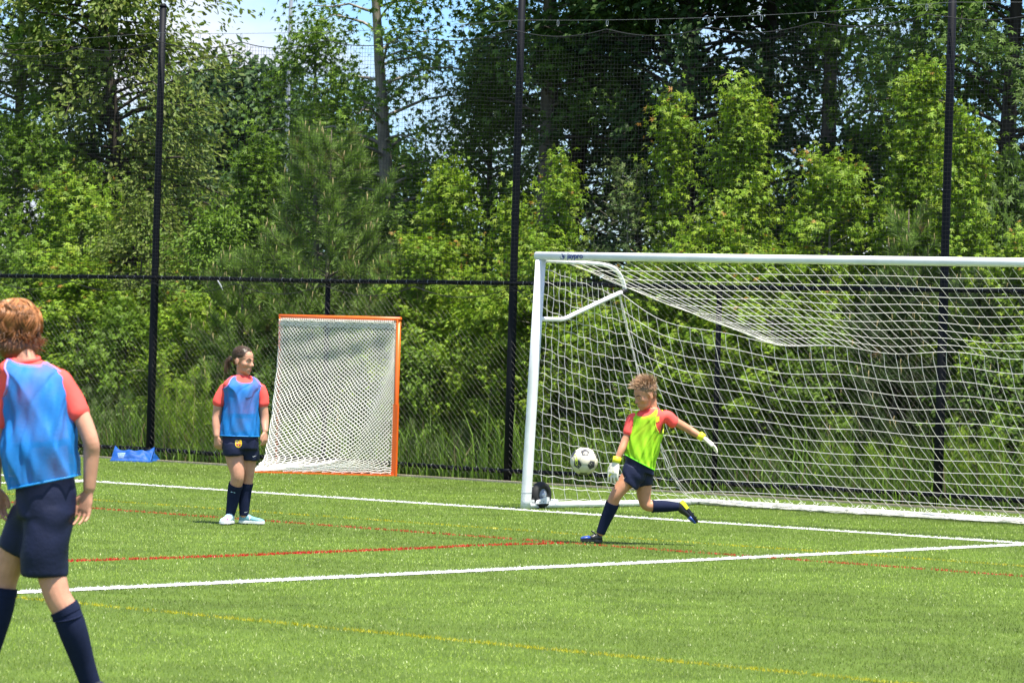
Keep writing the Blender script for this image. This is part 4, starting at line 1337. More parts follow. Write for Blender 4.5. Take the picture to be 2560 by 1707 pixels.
def limb(keys, n=24, k=16, flat=1.0):
    """keys: [(point, radius)] -> tapered limb with rounded ends"""
    K = np.array([[*p, r] for p, r in keys], float)
    s = np.r_[0, np.cumsum(np.linalg.norm(np.diff(K[:, :3], axis=0), axis=1))]
    t = np.linspace(0, s[-1], n)
    idx = np.interp(t, s, np.arange(len(K)))
    C = catmull(K[:, :3], 400); R = catmull([(r, 0, 0) for r in K[:, 3]], 400)[:, 0]
    u = idx / (len(K) - 1) * 399
    P = np.stack([np.interp(u, np.arange(400), C[:, i]) for i in range(3)], 1); R = np.interp(u, np.arange(400), R)
    a, b = unit(P[0] - P[1]), unit(P[-1] - P[-2])
    P = np.vstack([P[0] + a * R[0] * .62, P[0] + a * R[0] * .38, P, P[-1] + b * R[-1] * .38, P[-1] + b * R[-1] * .62])
    R = np.r_[R[0] * .45, R[0] * .85, R, R[-1] * .85, R[-1] * .45]
    return tube(P, R, k)

def ring(c, ax, ay, hw, hd, n=48, p=2.35):
    a = np.arange(n) * 2 * math.pi / n
    ca, sa = np.cos(a), np.sin(a)
    return c + ax * (hw * np.sign(ca) * np.abs(ca) ** (2 / p))[:, None] + ay * (hd * np.sign(sa) * np.abs(sa) ** (2 / p))[:, None]

def hand(w, fd, pn, side, size, curl=.35, k=1.0, spread=.05, tcurl=.2):
    """wrist, finger direction, palm normal, thumb side"""
    fd, pn = unit(fd), np.array(pn, float); pn = unit(pn - fd * np.dot(pn, fd)); sd = unit(np.cross(fd, pn)) 
    if np.dot(sd, np.array(side)) < 0: sd = -sd
    out = []
    L = size
    kn = w + fd * L * .52
    rings = [ring(w - fd * .01, sd, pn, .020 * k, .016 * k, 16), ring(w + fd * L * .12, sd, pn, .024 * k, .015 * k, 16), ring(w + fd * L * .32, sd, pn, .033 * k, .014 * k, 16), ring(kn, sd, pn, .034 * k, .012 * k, 16), ring(kn + fd * .008, sd, pn, .028 * k, .008 * k, 16)]
    out.append(loft(rings))
    for i, (ln, off) in enumerate(((.42, .029), (.48, .0098), (.45, -.0098), (.35, -.028))):
        b = kn + sd * off * k - fd * .012; d = unit(fd + sd * spread * (1.5 - i))
        pts = [(b, .0080 * k)]; p = b.copy(); ang = curl * (1 + .18 * i)
        for s, f in enumerate((.46, .30, .24)):
            dd = unit(d * math.cos(ang * (s + .5)) + pn * math.sin(ang * (s + .5)))
            p = p + dd * ln * L * f
            pts.append((p.copy(), (.0076 - .0007 * s) * k))
        out.append(limb(pts, 14, 10))
    b = w + fd * L * .14 + sd * .020 * k
    d = unit(fd * .75 + sd * .6 + pn * tcurl); p1 = b + d * L * .20; p2 = p1 + unit(fd * .95 + sd * .25 + pn * tcurl) * L * .16; p3 = p2 + unit(fd + pn * tcurl) * L * .12
    out.append(limb([(b, .0125 * k), (p1, .0105 * k), (p2, .0092 * k), (p3, .0078 * k)], 14, 10))
    return out

def head(c, F, U, H):
    """c = chin-height origin on the neck axis, F forward, U up, H chin-to-crown height; returns primitives and a locator"""
    F = unit(F); U = np.array(U, float); U = unit(U - F * np.dot(U, F)); R = np.cross(F, U)
    L = lambda f, s, u: c + (F * f + R * s + U * u) * H
    E = lambda f, s, u, rf, rs, ru: ellipsoid(L(f, s, u), F * rf * H, R * rs * H, U * ru * H, 20, 14)
    pr = [E(-.04, 0, .665, .42, .335, .335), E(.12, 0, .45, .275, .275, .36), E(.15, 0, .19, .21, .215, .17), E(.285, 0, .085, .085, .10, .075),
          limb([(L(.365, 0, .53), .030 * H), (L(.425, 0, .44), .040 * H), (L(.455, 0, .375), .052 * H)], 10, 10),
          E(.40, .05, .362, .05, .035, .035), E(.40, -.05, .362, .05, .035, .035),
          limb([(L(.315, -.19, .565), .04 * H), (L(.36, 0, .565), .05 * H), (L(.315, .19, .565), .04 * H)], 10, 10),
          E(.24, .19, .40, .10, .09, .10), E(.24, -.19, .40, .10, .09, .10),
          limb([(L(.335, -.085, .235), .030 * H), (L(.385, 0, .245), .036 * H), (L(.335, .085, .235), .030 * H)], 10, 10),
          limb([(L(.325, -.075, .195), .032 * H), (L(.375, 0, .192), .036 * H), (L(.325, .075, .195), .032 * H)], 10, 10)]
    for s in (-1, 1):
        pr.append(E(-.03, s * .335, .47, .085, .035, .135)); pr.append(E(-.0, s * .345, .40, .05, .03, .06))
    return pr, L, (F, R, U)

def face_bits(L, fr, H, body, brow_mat='brow', look=0.0):
    F, R, U = fr
    for s in (-1, 1):
        V, Fc = ellipsoid(L(.318, s * .125, .497), F * .028 * H, R * .066 * H, U * .028 * H, 14, 10)
        eye = build('eye', V, Fc, M['eye_white'], body)
        V, Fc = ellipsoid(L(.338, s * .125 + look, .495), F * .014 * H, R * .030 * H, U * .030 * H, 12, 8)
        build('iris', V, Fc, M['eye_dark'], eye)
        V, Fc = limb([(L(.312, s * .20, .515), .008 * H), (L(.350, s * .125, .530), .012 * H), (L(.345, s * .06, .508), .008 * H)], 8, 8)
        build('eyelid', V, Fc, M['eye_dark'], eye)
        V, Fc = limb([(L(.318, s * .225, .590), .010 * H), (L(.372, s * .14, .615), .018 * H), (L(.40, s * .055, .588), .014 * H)], 10, 8)
        build('eyebrow', V, Fc, M[brow_mat], body)
    V, Fc = limb([(L(.345, -.075, .212), .008 * H), (L(.400, -.03, .222), .014 * H), (L(.404, .03, .222), .014 * H), (L(.345, .075, .212), .008 * H)], 14, 8)
    build('lips', V, Fc, M['lip'], body)

def locks(curves, r0, cols, name, parent, m='hair_brown', sides=4):
    parts, CC = [], []
    for c, col, r in zip(curves, cols, r0):
        x = np.linspace(0, 1, len(c))
        V, F = tube(c, r * (1 - x ** 2.2 * .85) * np.minimum(1, .5 + 4 * x), sides)
        parts.append((V, F)); CC.append(np.tile(np.array(col), (len(V), 1)) * (1 + .25 * np.sin(np.arange(len(V)))[:, None] * .4))
    V, F = join(parts)
    return build(name, V, F, M[m], parent, smooth=True, col=np.clip(np.concatenate(CC), 0, 1))

class Torso:
    """stack of rings: (px, py, dy, half width, half depth, yaw deg, tilt deg)"""
    def __init__(s, P, keys, n=60):
        C, A, D = [], [], []
        K = np.array([[*P(k[0], k[1], k[2]), k[3], k[4], k[5], k[6]] for k in keys], float)
        m = 400
        C = catmull(K[:, :3], m); q = catmull(np.c_[K[:, 3:5], K[:, 5:6]], m); tl = catmull(np.c_[K[:, 6:7], K[:, 6:7] * 0, K[:, 6:7] * 0], m)[:, 0]
        s.C, s.hw, s.hd, s.yaw, s.tilt, s.m = C, q[:, 0], q[:, 1], np.radians(q[:, 2]), np.radians(tl), m
    def at(s, t, grow=0.0, n=60, p=2.35):
        i = t * (s.m - 1); x = np.arange(s.m)
        f = lambda a: np.interp(i, x, a)
        c = np.array([f(s.C[:, k]) for k in range(3)]); yaw, tl = f(s.yaw), f(s.tilt)
        ax = np.array([math.cos(yaw) * math.cos(tl), math.sin(yaw), math.cos(yaw) * math.sin(tl)])
        up = np.array([-math.sin(tl), 0, math.cos(tl)])
        ay = unit(np.cross(up, ax))                      # away from the viewer at yaw 0
        return ring(c, ax, ay, f(s.hw) + grow, f(s.hd) + grow, n, p)
    def solid(s, t0=0, t1=1, m=26, grow=0.0):
        return loft([s.at(t, grow) for t in np.linspace(t0, t1, m)])

def bib(T, parent, mt, front_sign, t0, t1, arm, neck_f, neck_b, seed, flare=.012, trim=None, grow=.014, name='bib', folds=1.0, armw=.30):
    """sleeveless training bib wrapped on a torso; front_sign -1: front faces the viewer"""
    n, m = 140, 104
    r = np.random.default_rng(seed); ph = r.uniform(0, 6.28, 10)
    rows, keep = [], []
    a = np.arange(n) * 2 * math.pi / n
    for j in range(m + 1):
        q = j / m; t = t0 + (t1 - t0) * q
        fl = flare * (1 - q) ** 2
        R0 = T.at(t, grow + fl, n)
        cen = R0.mean(0); d = (R0 - cen); d /= np.linalg.norm(d, axis=1, keepdims=True)
        w = .75 * folds * (.0065 * np.sin(3 * a + 6 * q + ph[0]) * (1 - .5 * q) + .005 * np.sin(7 * a - 13 * q + ph[1]) + .004 * np.sin(11 * a + 17 * q + ph[2] + 2 * np.sin(5 * q)) + .0030 * np.sin(19 * a - 23 * q + ph[3] + 1.5 * np.sin(4 * a)))
        w += folds * (.0075 * (1 - np.abs(np.sin(2.5 * a + 4.2 * q + ph[4]))) ** 4 - .006 * (1 - np.abs(np.sin(3.5 * a - 5.5 * q + ph[5] + .6 * np.sin(6 * q)))) ** 5)
        w *= np.clip(1.15 - q, .15, 1)
        rows.append(R0 + d * w[:, None])
        xi = np.cos(a); fr = np.sin(a) * front_sign > 0           # front half
        x_arm = 1.02 if q < arm else 1.0 - armw * (1 - math.exp(-(q - arm) / (1 - arm) * 6.0)) + .12 * ((q - arm) / (1 - arm)) ** 2
        k = np.abs(xi) < x_arm
        nf, nb = neck_f, neck_b
        if q > nf: k &= ~(fr & (np.abs(xi) < .62 * ((q - nf) / (1 - nf)) ** .5))
        if q > nb: k &= ~(~fr & (np.abs(xi) < .62 * ((q - nb) / (1 - nb)) ** .5))
        keep.append(k)
    V = np.concatenate(rows); keep = np.array(keep)
    F = []
    for j in range(m):
        kk = keep[j] & keep[j + 1]
        k2 = kk & np.roll(kk, -1)
        for i in np.nonzero(k2)[0]:
            i2 = (i + 1) % n
            F.append((j * n + i, j * n + i2, (j + 1) * n + i2, (j + 1) * n + i))
    used = np.unique(np.array(F)); remap = -np.ones(len(V), int); remap[used] = np.arange(len(used))
    o = build(name, V[used], [tuple(remap[list(f)]) for f in F], mt, parent)
    hem = tube([rows[0][i % n] for i in range(0, n + 1, 4)], .0042, 6, caps=False)
    build('hem', hem[0], hem[1], M[trim[1]] if trim else mt, o)
    if trim:
        for sgn in (1, -1):
            for half in (1, -1):
                pts = []
                for j in range(m + 1):
                    idx = [i for i in range(n) if keep[j][i] and math.cos(a[i]) * sgn > .25 and math.sin(a[i]) * half >= 0]
                    if j / m > arm and idx:
                        i = max(idx, key=lambda i: math.cos(a[i]) * sgn); pts.append(rows[j][i])
                if len(pts) > 6:
                    P_ = catmull(pts[::6], 40)
                    V_, F_ = tube(P_, .0045, 6); build('trim', V_, F_, M[trim[0]], o)
    return o

def wrinkle(co, nr, seed, amp, k=(30, 22, 40), axis=None):
    r = np.random.default_rng(seed); ph = r.uniform(0, 6, 6)
    d1, d2, d3 = [unit(r.normal(0, 1, 3)) for _ in range(3)]
    w = np.sin(co @ d1 * k[0] + ph[0] + 1.5 * np.sin(co @ d2 * k[1] + ph[1])) * np.sin(co @ d3 * k[2] * .5 + ph[2])
    w2 = np.sin(co @ d2 * k[2] * 1.6 + ph[3] + 2 * np.sin(co @ d3 * k[0] + ph[4]))
    return co + nr * ((w * amp + w2 * amp * .45)[:, None])

def shoe(heel, toe, upv, mat_upper, mat_sole, parent, width=1.0, name='shoe', toe_mat=None, heel_mat=None):
    heel, toe = np.array(heel), np.array(toe); f = unit(toe - heel); L = np.linalg.norm(toe - heel)
    u = np.array(upv, float); u = unit(u - f * np.dot(u, f)); s = np.cross(f, u)
    ss = [0, .04, .12, .24, .36, .5, .64, .78, .9, .97, 1.0]
    hs = [.16, .30, .37, .39, .35, .26, .215, .185, .15, .11, .06]
    ws = [.07, .125, .15, .15, .145, .155, .18, .185, .155, .105, .05]
    rings = []
    for a, h, w in zip(ss, hs, ws):
        c = heel + f * L * a
        rr = []
        for t in np.arange(20) * 2 * math.pi / 20:
            x = math.cos(t); z = math.sin(t)
            zz = h * .5 * (1 + math.copysign(abs(z) ** .8, z)); xx = math.copysign(abs(x) ** .75, x) * (1 - .35 * max(0, zz / h - .4))
            rr.append(c + s * xx * w * L * width + u * (zz * L * .82 + .012))
        rings.append(rr)
    V, F, nr = remesh([loft(rings)], .006, 3)
    sh = build(name, V, F, M[mat_upper], parent)
    rings = []
    for a, w in zip(ss, ws):
        c = heel + f * L * a
        rings.append([c + s * x * w * L * width * 1.05 + u * z for x, z in ((-1, 0), (-.9, -.0), (.9, 0), (1, 0), (1, .018), (.6, .022), (-.6, .022), (-1, .018))])
    V, F = loft(rings)
    sole = build('sole', V, F, M[mat_sole], sh, smooth=False)
    if heel_mat:
        rr = []
        for a, h, w in list(zip(ss, hs, ws))[:5]:
            c = heel + f * L * a
            rr.append([c + s * x * w * L * width * 1.07 + u * (z * (1 - .6 * a)) for x, z in ((-1, -.002), (-.9, -.004), (.9, -.004), (1, -.002), (1, .030), (.6, .022), (-.6, .022), (-1, .030))])
        V, F = loft(rr); build('heel_plate', V, F, M[heel_mat], sh, smooth=False)
    for a, x in ((.12, .6), (.12, -.6), (.28, .6), (.28, -.6), (.62, .7), (.62, -.7), (.8, .65), (.8, -.65), (.93, 0)):
        c = heel + f * L * a + s * x * np.interp(a, ss, ws) * L
        V, F = tube([c + u * .004, c - u * .010], [.009, .005], 8); build('stud', V, F, M[mat_sole], sh)
    if toe_mat:
        rings2 = []
        for a, h, w in list(zip(ss, hs, ws))[6:]:
            c = heel + f * L * a
            rings2.append([c + s * math.cos(t) * w * L * width * 1.04 + u * (max(0.02, (h * .5 * (1 + math.sin(t))) * L * .86 + .014)) for t in np.arange(16) * 2 * math.pi / 16])
        V, F = loft(rings2); build('toe_cap', V, F, M[toe_mat], sh)
    return sh

DG = None
def hit_surface(objs, px, py, lift=.003):
    """point of the photographed surface a mark sits on"""
    d = ray(px, py); best = None
    for o in objs:
        me = o.data
        key = o.name
        if key not in BVH:
            off = origin_of(o)
            BVH[key] = BVHTree.FromPolygons([v.co + off for v in me.vertices], [tuple(p.vertices) for p in me.polygons])
        loc, nr, i, dist = BVH[key].ray_cast(Vector((0, 0, EYE)), d.normalized())
        if loc is not None and (best is None or dist < best[0]): best = (dist, loc, nr)
    if best is None: return None
    n = best[2]
    if n.dot(d) > 0: n = -n
    return best[1] + n * lift
BVH = {}
def mark(name, polys, objs, mt, parent, lift=.003):
    """flat print lying on a surface: polygons in photo pixels, dropped onto the surface"""
    V, F = [], []
    for poly in polys:
        idx = []
        for p in poly:
            h = hit_surface(objs, p[0], p[1], lift)
            if h is None: idx = None; break
            idx.append(len(V)); V.append(tuple(h))
        if idx: F.append(tuple(idx))
    if F: return build(name, V, F, M[mt], parent, smooth=False)
def strip(pts, w):
    out = []
    pts = [np.array(p, float) for p in pts]
    L, R = [], []
    for i, p in enumerate(pts):
        t = pts[min(i + 1, len(pts) - 1)] - pts[max(i - 1, 0)]; t /= np.linalg.norm(t) + 1e-9
        nn = np.array([-t[1], t[0]]); k = w[i] if not np.isscalar(w) else w
        L.append(p + nn * k); R.append(p - nn * k)
    return [(L[i], R[i], R[i + 1], L[i + 1]) for i in range(len(pts) - 1)]
def swoosh(x, y, s, flip=1):
    """tick-shaped sportswear mark, x y in photo pixels"""
    top = [(-1, -.05), (-.86, .16), (-.6, .22), (-.2, .10), (.3, -.10), (1.0, -.40)]
    bot = [(-1, -.05), (-1.02, .28), (-.8, .46), (-.4, .40), (.2, .14), (1.0, -.40)]
    T = [(x + flip * a * s, y + b * s) for a, b in top]; B = [(x + flip * a * s, y + b * s) for a, b in bot]
    return [(T[i], B[i], B[i + 1], T[i + 1]) if i else (T[0], B[1], T[1]) for i in range(len(T) - 1)]

# ------------------------------------------------------------------ the girl in the blue bib
GY = ground(602, 1311).y
def PG(px, py, dy=0.0): return np.array(tuple(at(px, py, GY + dy)))
girl_T = Torso(PG, [(600, 1112, 0, .136, .108, 18, 0), (600, 1086, 0, .138, .110, 18, 0), (601, 1050, 0, .133, .108, 18, 0), (604, 1010, 0, .128, .102, 20, 0), (606, 982, 0, .137, .100, 20, 0),
                    (606, 968, 0, .160, .094, 20, 0), (606, 958, 0, .160, .080, 20, 0), (606, 950, 0, .138, .064, 20, 0), (606, 943, 0, .098, .055, 20, 0), (606, 937, 0, .062, .048, 20, 0)])
neck0 = PG(606, 950, 0.005); chin = PG(607, 934, 0)
hd, HL, HF = head(PG(603.5, 936, -.0), (.84, -.53, -.10), (.05, 0, 1), .228)
body = [girl_T.solid(grow=-.012), limb([(PG(606, 962, .01), .045), (PG(605, 935, .01), .046), (PG(606, 915, .0), .05)], 12)] + hd
sh_l, sh_r = PG(564, 970, .01), PG(650, 970, .02)
el_l, el_r = PG(543, 1036, .0), PG(661, 1040, .02)
wr_l, wr_r = PG(542, 1090, -.06), PG(663, 1078, -.05)
body += [limb([(sh_l, .038), (PG(549, 1000), .041), (el_l, .039), (PG(541, 1058, -.02), .037), (wr_l, .025)]), limb([(sh_r, .037), (PG(656, 1004, .02), .040), (el_r, .037), (PG(662, 1058, .0), .034), (wr_r, .024)])]
body += hand(wr_l, (.10, .05, -1), (.45, .8, 0), (.6, -.75, 0), .150, .42, 1.0)
body += hand(wr_r, (.02, -.12, -1), (-.75, .5, 0), (-.5, -.8, 0), .148, .34, 1.0)
hip_l, hip_r = PG(583, 1112), PG(620, 1114, .02)
kn_l, kn_r = PG(594, 1190, -.06), PG(619, 1188, .04)
an_l, an_r = PG(575, 1288, .02), PG(610, 1288, .06)
gl1 = [(hip_l, .088), (PG(588, 1150, -.03), .076), (kn_l, .056), (PG(586, 1225, -.02), .053), (PG(581, 1258, .0), .044), (an_l, .034)]
gl2 = [(hip_r, .085), (PG(621, 1150, .04), .070), (kn_r, .053), (PG(613, 1225, .06), .052), (PG(611, 1258, .06), .043), (an_r, .034)]
body += [limb(gl1, 34), limb(gl2, 34)]
V, F, nr = remesh(body, .0066, 2)
girl = build('person', V, F, M['skin'], None, loc=(PG(600, 1311)[0], GY, 0))
tag(girl, 'girl with dark ponytail in a blue bib standing by the orange goal', 'person')
face_bits(HL, HF, .228, girl)
sh = [girl_T.solid(.26, .985, 26, .0), limb([(sh_l, .048), (PG(555, 987), .053), (PG(547, 1008), .054)], 16), limb([(sh_r, .046), (PG(655, 988, .02), .050), (PG(658, 1010, .02), .050)], 16)]
V, F, nr = remesh(sh, .008, 3)
girl_shirt = build('shirt', wrinkle(V, nr, 3, .003), F, M['red_shirt'], girl)
V, F = tube([PG(606 + 16.5 * math.cos(x), 941 + 5 * math.sin(x), -.052 * math.sin(x) + .01) for x in np.linspace(0, 2 * math.pi, 30)], .006, 6, caps=False)
build('collar', V, F, M['red_shirt'], girl_shirt)
girl_bib = bib(girl_T, girl, M['blue_bib'], -1, .10, .94, .50, .70, .92, 5, .012, ('lilac_trim', 'blue_hem'))
def shorts(P, waist, legs, parent, seed, name='shorts', amp=.0045):
    parts = [loft([ring(P(*w[:3]), np.array([math.cos(math.radians(w[5])), 0, math.sin(math.radians(w[5]))]), np.array([0, 1., 0]), w[3], w[4], 40) for w in waist])]
    for leg in legs:
        parts.append(loft([ring(P(*w[:3]), np.array([math.cos(math.radians(w[5])), 0, math.sin(math.radians(w[5]))]), np.array([0, 1., 0]), w[3], w[4], 40, 2.2) for w in leg]))
    V, F, nr = remesh(parts, .008, 10)
    return build(name, wrinkle(V, nr, seed, amp, (26, 18, 34)), F, M['navy'], parent)
girl_shorts = shorts(PG, [(599, 1078, 0, .145, .113, 0), (600, 1100, 0, .155, .125, 0), (600, 1122, 0, .155, .125, 0)],
                     [[(583, 1105, -.02, .100, .112, 0), (584, 1122, -.03, .096, .108, 2), (585, 1138, -.03, .094, .104, 3)],
                      [(619, 1105, .02, .090, .110, 0), (624, 1130, .03, .082, .098, -2), (626, 1151, .03, .076, .092, -2)]], girl, 8)
def sock_on(keys, i0, parent, grow=.0045, name='sock'):
    K = np.array([[*p, r] for p, r in keys], float)
    idx = np.linspace(i0, len(keys) - 1, 40)
    C = catmull(K[:, :3], 400); u = idx / (len(K) - 1) * 399
    c = np.stack([np.interp(u, np.arange(400), C[:, i]) for i in range(3)], 1)
    r = np.interp(u, np.arange(400), catmull([(q, 0, 0) for q in K[:, 3]], 400)[:, 0]) + grow
    V, F = tube(c, r, 26); o = build(name, V, F, M['sock'], parent)
    V, F = tube(c[:5], r[:5] + .0028, 26, caps=False); build('cuff', V, F, M['sock'], o)
    return o
def sock(P, keys, parent, name='sock', fold=.5):
    c = catmull([P(*k[:3]) for k in keys], 40); r = np.interp(np.linspace(0, len(keys) - 1, 40), np.arange(len(keys)), [k[3] for k in keys])
    V, F = tube(c, r, 24)
    o = build(name, V, F, M['sock'], parent)
    V, F = tube(c[:4], r[:4] + .0025, 24, caps=False); build('cuff', V, F, M['sock'], o)
    return o
g_s1 = sock_on(gl1, 2.55, girl)
g_s2 = sock_on(gl2, 2.48, girl)
gz = lambda p: np.array([p[0], p[1], .012])
fh = PG(579, 1300, .05); ft = fh + np.array([-.055, -.225, 0])
g_sh1 = shoe(gz(fh), gz(ft), (0, 0, 1), 'pale_shoe', 'white', girl, 1.05)
fh = PG(598, 1309, .08); ft = fh + np.array([.215, -.055, 0])
g_sh2 = shoe(gz(fh), gz(ft), (0, 0, 1), 'teal_shoe', 'white', girl, 1.0)
# hair: scalp and pulled-back locks, tail
r = np.random.default_rng(4)
H = .228
hp, _ = [], 0
Fd, Rd, Ud = HF
parts = [ellipsoid(HL(-.068, 0, .705), Fd * .405 * H, Rd * .352 * H, Ud * .335 * H, 24, 16), ellipsoid(HL(-.30, 0, .52), Fd * .16 * H, Rd * .22 * H, Ud * .22 * H)]
V, F, nr = remesh(parts, .006, 3)
girl_hair = build('hair', V, F, M['hair_brown'], girl, col=np.tile([.055, .030, .018], (len(V), 1)))
cur, cols, rad = [], [], []
tail = HL(-.46, 0, .48)
cen = HL(-.068, 0, .705)
def on_scalp(d, k=1.02):
    d = unit(d); f, s_, u = d @ Fd, d @ Rd, d @ Ud
    t = 1 / math.sqrt((f / .405) ** 2 + (s_ / .352) ** 2 + (u / .335) ** 2)
    return cen + d * t * H * k
for i in range(380):
    az = r.uniform(-2.6, 2.6); elv = r.uniform(-.1, 1.35)
    d0 = unit(Fd * math.cos(az) * math.cos(elv) + Rd * math.sin(az) * math.cos(elv) + Ud * math.sin(elv))
    d1 = unit(tail - cen)
    c = np.array([on_scalp(d0 * (1 - t) + d1 * t + Ud * .18 * math.sin(math.pi * t) * .5, 1.005 + .012 * r.random()) for t in np.linspace(0, 1, 9)])
    cur.append(c); cols.append(np.array([.060, .033, .020]) * r.uniform(.65, 1.5)); rad.append(r.uniform(.0012, .0022))
for i in range(60):
    o = r.normal(0, .011, 3)
    c = catmull([tail + o * .4, tail - Fd * .035 + o * .8 + Ud * .004, tail - Fd * .050 - Ud * .04 + o * 1.4, tail - Fd * .040 - Ud * r.uniform(.085, .125) + o * 1.7], 10)
    cur.append(c); cols.append(np.array([.075, .042, .024]) * r.uniform(.6, 1.7)); rad.append(r.uniform(.002, .004))
locks(cur, rad, cols, 'hair_lock', girl_hair)
V, F = ellipsoid(tail - Fd * .012, Fd * .012, Rd * .018, Ud * .018); build('hair_tie', V, F, M['black'], girl_hair)
# prints
mark('chest_mark', swoosh(623.5, 993, 9.5), [girl_bib], 'black', girl_bib)
shield = [(588, 1101), (592, 1099.5), (596, 1101), (600, 1099.5), (604, 1101), (605, 1108), (604, 1113), (600.5, 1117), (596, 1119), (591.5, 1117), (588.5, 1113), (587.5, 1107)]
def scale_poly(p, k, c=(596.2, 1109)): return [(c[0] + (x - c[0]) * k, c[1] + (y - c[1]) * k) for x, y in p]
cr = mark('crest', [shield], [girl_shorts], 'yellow', girl_shorts, .003)
if cr:
    mark('crest_field', [[(589.5, 1102.5), (595.6, 1102.5), (595.6, 1106.8), (589.3, 1106.8)]], [girl_shorts], 'white', cr, .0042)
    mark('crest_cross', [[(591.8, 1102.5), (593.2, 1102.5), (593.2, 1106.8), (591.8, 1106.8)], [(589.5, 1104.2), (595.6, 1104.2), (595.6, 1105.2), (589.5, 1105.2)]], [girl_shorts], 'crest_red', cr, .0050)
    mark('crest_stripe', [[(597.6, 1102.4), (598.7, 1102.4), (598.7, 1106.8), (597.6, 1106.8)], [(600.4, 1102.4), (601.5, 1102.4), (601.5, 1106.8), (600.4, 1106.8)]], [girl_shorts], 'crest_red', cr, .0044)
    mark('crest_panel', [[(590, 1109.2), (602.6, 1109.2), (602, 1112.5), (599.6, 1115.2), (596, 1116.8), (592.5, 1115.2), (590.6, 1112.5)]], [girl_shorts], 'crest_red', cr, .0044)
    mark('crest_stripe', [[(592.3, 1109.4), (594.3, 1109.4), (594.3, 1115.4), (592.6, 1114.6)], [(598.3, 1109.4), (600.2, 1109.4), (599.9, 1114.2), (598.4, 1115.2)]], [girl_shorts], 'crest_blue', cr, .0054)
    mark('crest_ball', [[(596.2 + 1.6 * math.cos(x), 1112.2 + 1.6 * math.sin(x)) for x in np.arange(8) * .785]], [girl_shorts], 'yellow', cr, .0064)
mark('shorts_mark', swoosh(636, 1139.5, 5), [girl_shorts], 'white', girl_shorts)
mark('sock_stripe', strip([(568.5, 1226.5), (577, 1228.5), (588, 1231)], .9), [g_s1], 'bag_print', g_s1)
mark('sock_mark', swoosh(615.5, 1279, 4.2), [g_s2], 'white', g_s2)
mark('shoe_mark', [[(600, 1294), (606, 1296), (613, 1302), (601, 1303), (599, 1299)]], [g_sh2], 'magenta', g_sh2)
mark('shoe_mark', strip([(611, 1299), (618, 1302.5), (626, 1299)], 1.4), [g_sh2], 'magenta', g_sh2)
mark('shoe_mark', [[(623, 1291), (628, 1293), (629, 1300), (626, 1302), (623, 1297)]], [g_sh2], 'white', g_sh2)
mark('shoe_mark', [[(645, 1297.5), (653, 1299), (657, 1301.5), (654, 1304), (648, 1304)]], [g_sh2], 'white', g_sh2)
mark('shoe_mark', strip([(563, 1304), (566, 1299), (570, 1297)], 1.6), [g_sh1], 'magenta', g_sh1)

# ------------------------------------------------------------------ the keeper kicking the ball
KY = ground(1480, 1358).y
def PK(px, py, dy=0.0): return np.array(tuple(at(px, py, KY + dy)))
kT = Torso(PK, [(1600, 1172, .0, .106, .085, -22, -24), (1597, 1149, .0, .110, .088, -24, -26), (1602, 1122, .0, .115, .09, -26, -20), (1609, 1092, .0, .117, .088, -28, -10), (1615, 1066, .0, .126, .086, -28, -2),
                (1617, 1046, .0, .142, .080, -28, 2), (1619, 1036, .0, .135, .066, -28, 3), (1623, 1028, .0, .108, .055, -28, 4), (1628, 1021, .0, .062, .047, -28, 4)])
hdK, KL, KF = head(PK(1622, 1021, -.01), (-.80, -.50, -.34), (-.14, -.05, 1), .222)
body = [kT.solid(grow=-.010), limb([(PK(1629, 1034, .01), .045), (PK(1630, 1014, .01), .041), (PK(1627, 998, .01), .045)], 12)] + hdK
# his left arm swings back, his right arm hangs
s1, e1, w1 = PK(1666, 1041, .02), PK(1722, 1073, .04), PK(1756, 1093, .02)
s2, e2, w2 = PK(1581, 1048, .0), PK(1563, 1101, -.04), PK(1541, 1153, -.10)
body += [limb([(PK(1650, 1044, .01), .036), (s1, .038), (PK(1694, 1057, .03), .036), (e1, .032), (PK(1738, 1083, .03), .030), (w1, .022)]),
         limb([(PK(1588, 1048, .0), .032), (s2, .032), (PK(1573, 1076, -.02), .033), (e2, .032), (PK(1553, 1126, -.08), .030), (w2, .022)])]
hp1, kp1, ap1 = PK(1588, 1172, -.02), PK(1541, 1236, -.06), PK(1501, 1333, .0)
hp2, kp2, ap2 = PK(1608, 1178, .05), PK(1613, 1262, .06), PK(1695, 1266, .12)
kl1 = [(hp1, .078), (PK(1565, 1204, -.04), .066), (kp1, .050), (PK(1526, 1272, -.03), .048), (PK(1513, 1302, -.01), .040), (ap1, .031)]
kl2 = [(hp2, .076), (PK(1609, 1220, .06), .064), (PK(1611, 1250, .06), .050), (PK(1618, 1263, .06), .045), (PK(1636, 1265, .07), .044), (PK(1662, 1265, .10), .043), (ap2, .030)]
body += [limb(kl1, 34), limb(kl2, 40)]
V, F, nr = remesh(body, .0066, 2)
keeper = build('person', V, F, M['skin2'], None, loc=(PK(1590, 1358)[0], KY, 0))
tag(keeper, 'boy goalkeeper in a fluorescent green bib and gloves kicking the ball', 'person')
face_bits(KL, KF, .222, keeper, look=-.01)
shp = [kT.solid(.26, .985, 26, .0), limb([(PK(1648, 1046, .01), .048), (s1, .050), (PK(1685, 1056, .03), .053)], 16), limb([(PK(1588, 1046, .0), .044), (s2, .045), (PK(1574, 1072, -.02), .046), (PK(1571, 1082, -.03), .045)], 16)]
V, F, nr = remesh(shp, .008, 3)
k_shirt = build('shirt', wrinkle(V, nr, 9, .0035), F, M['red_shirt'], keeper)
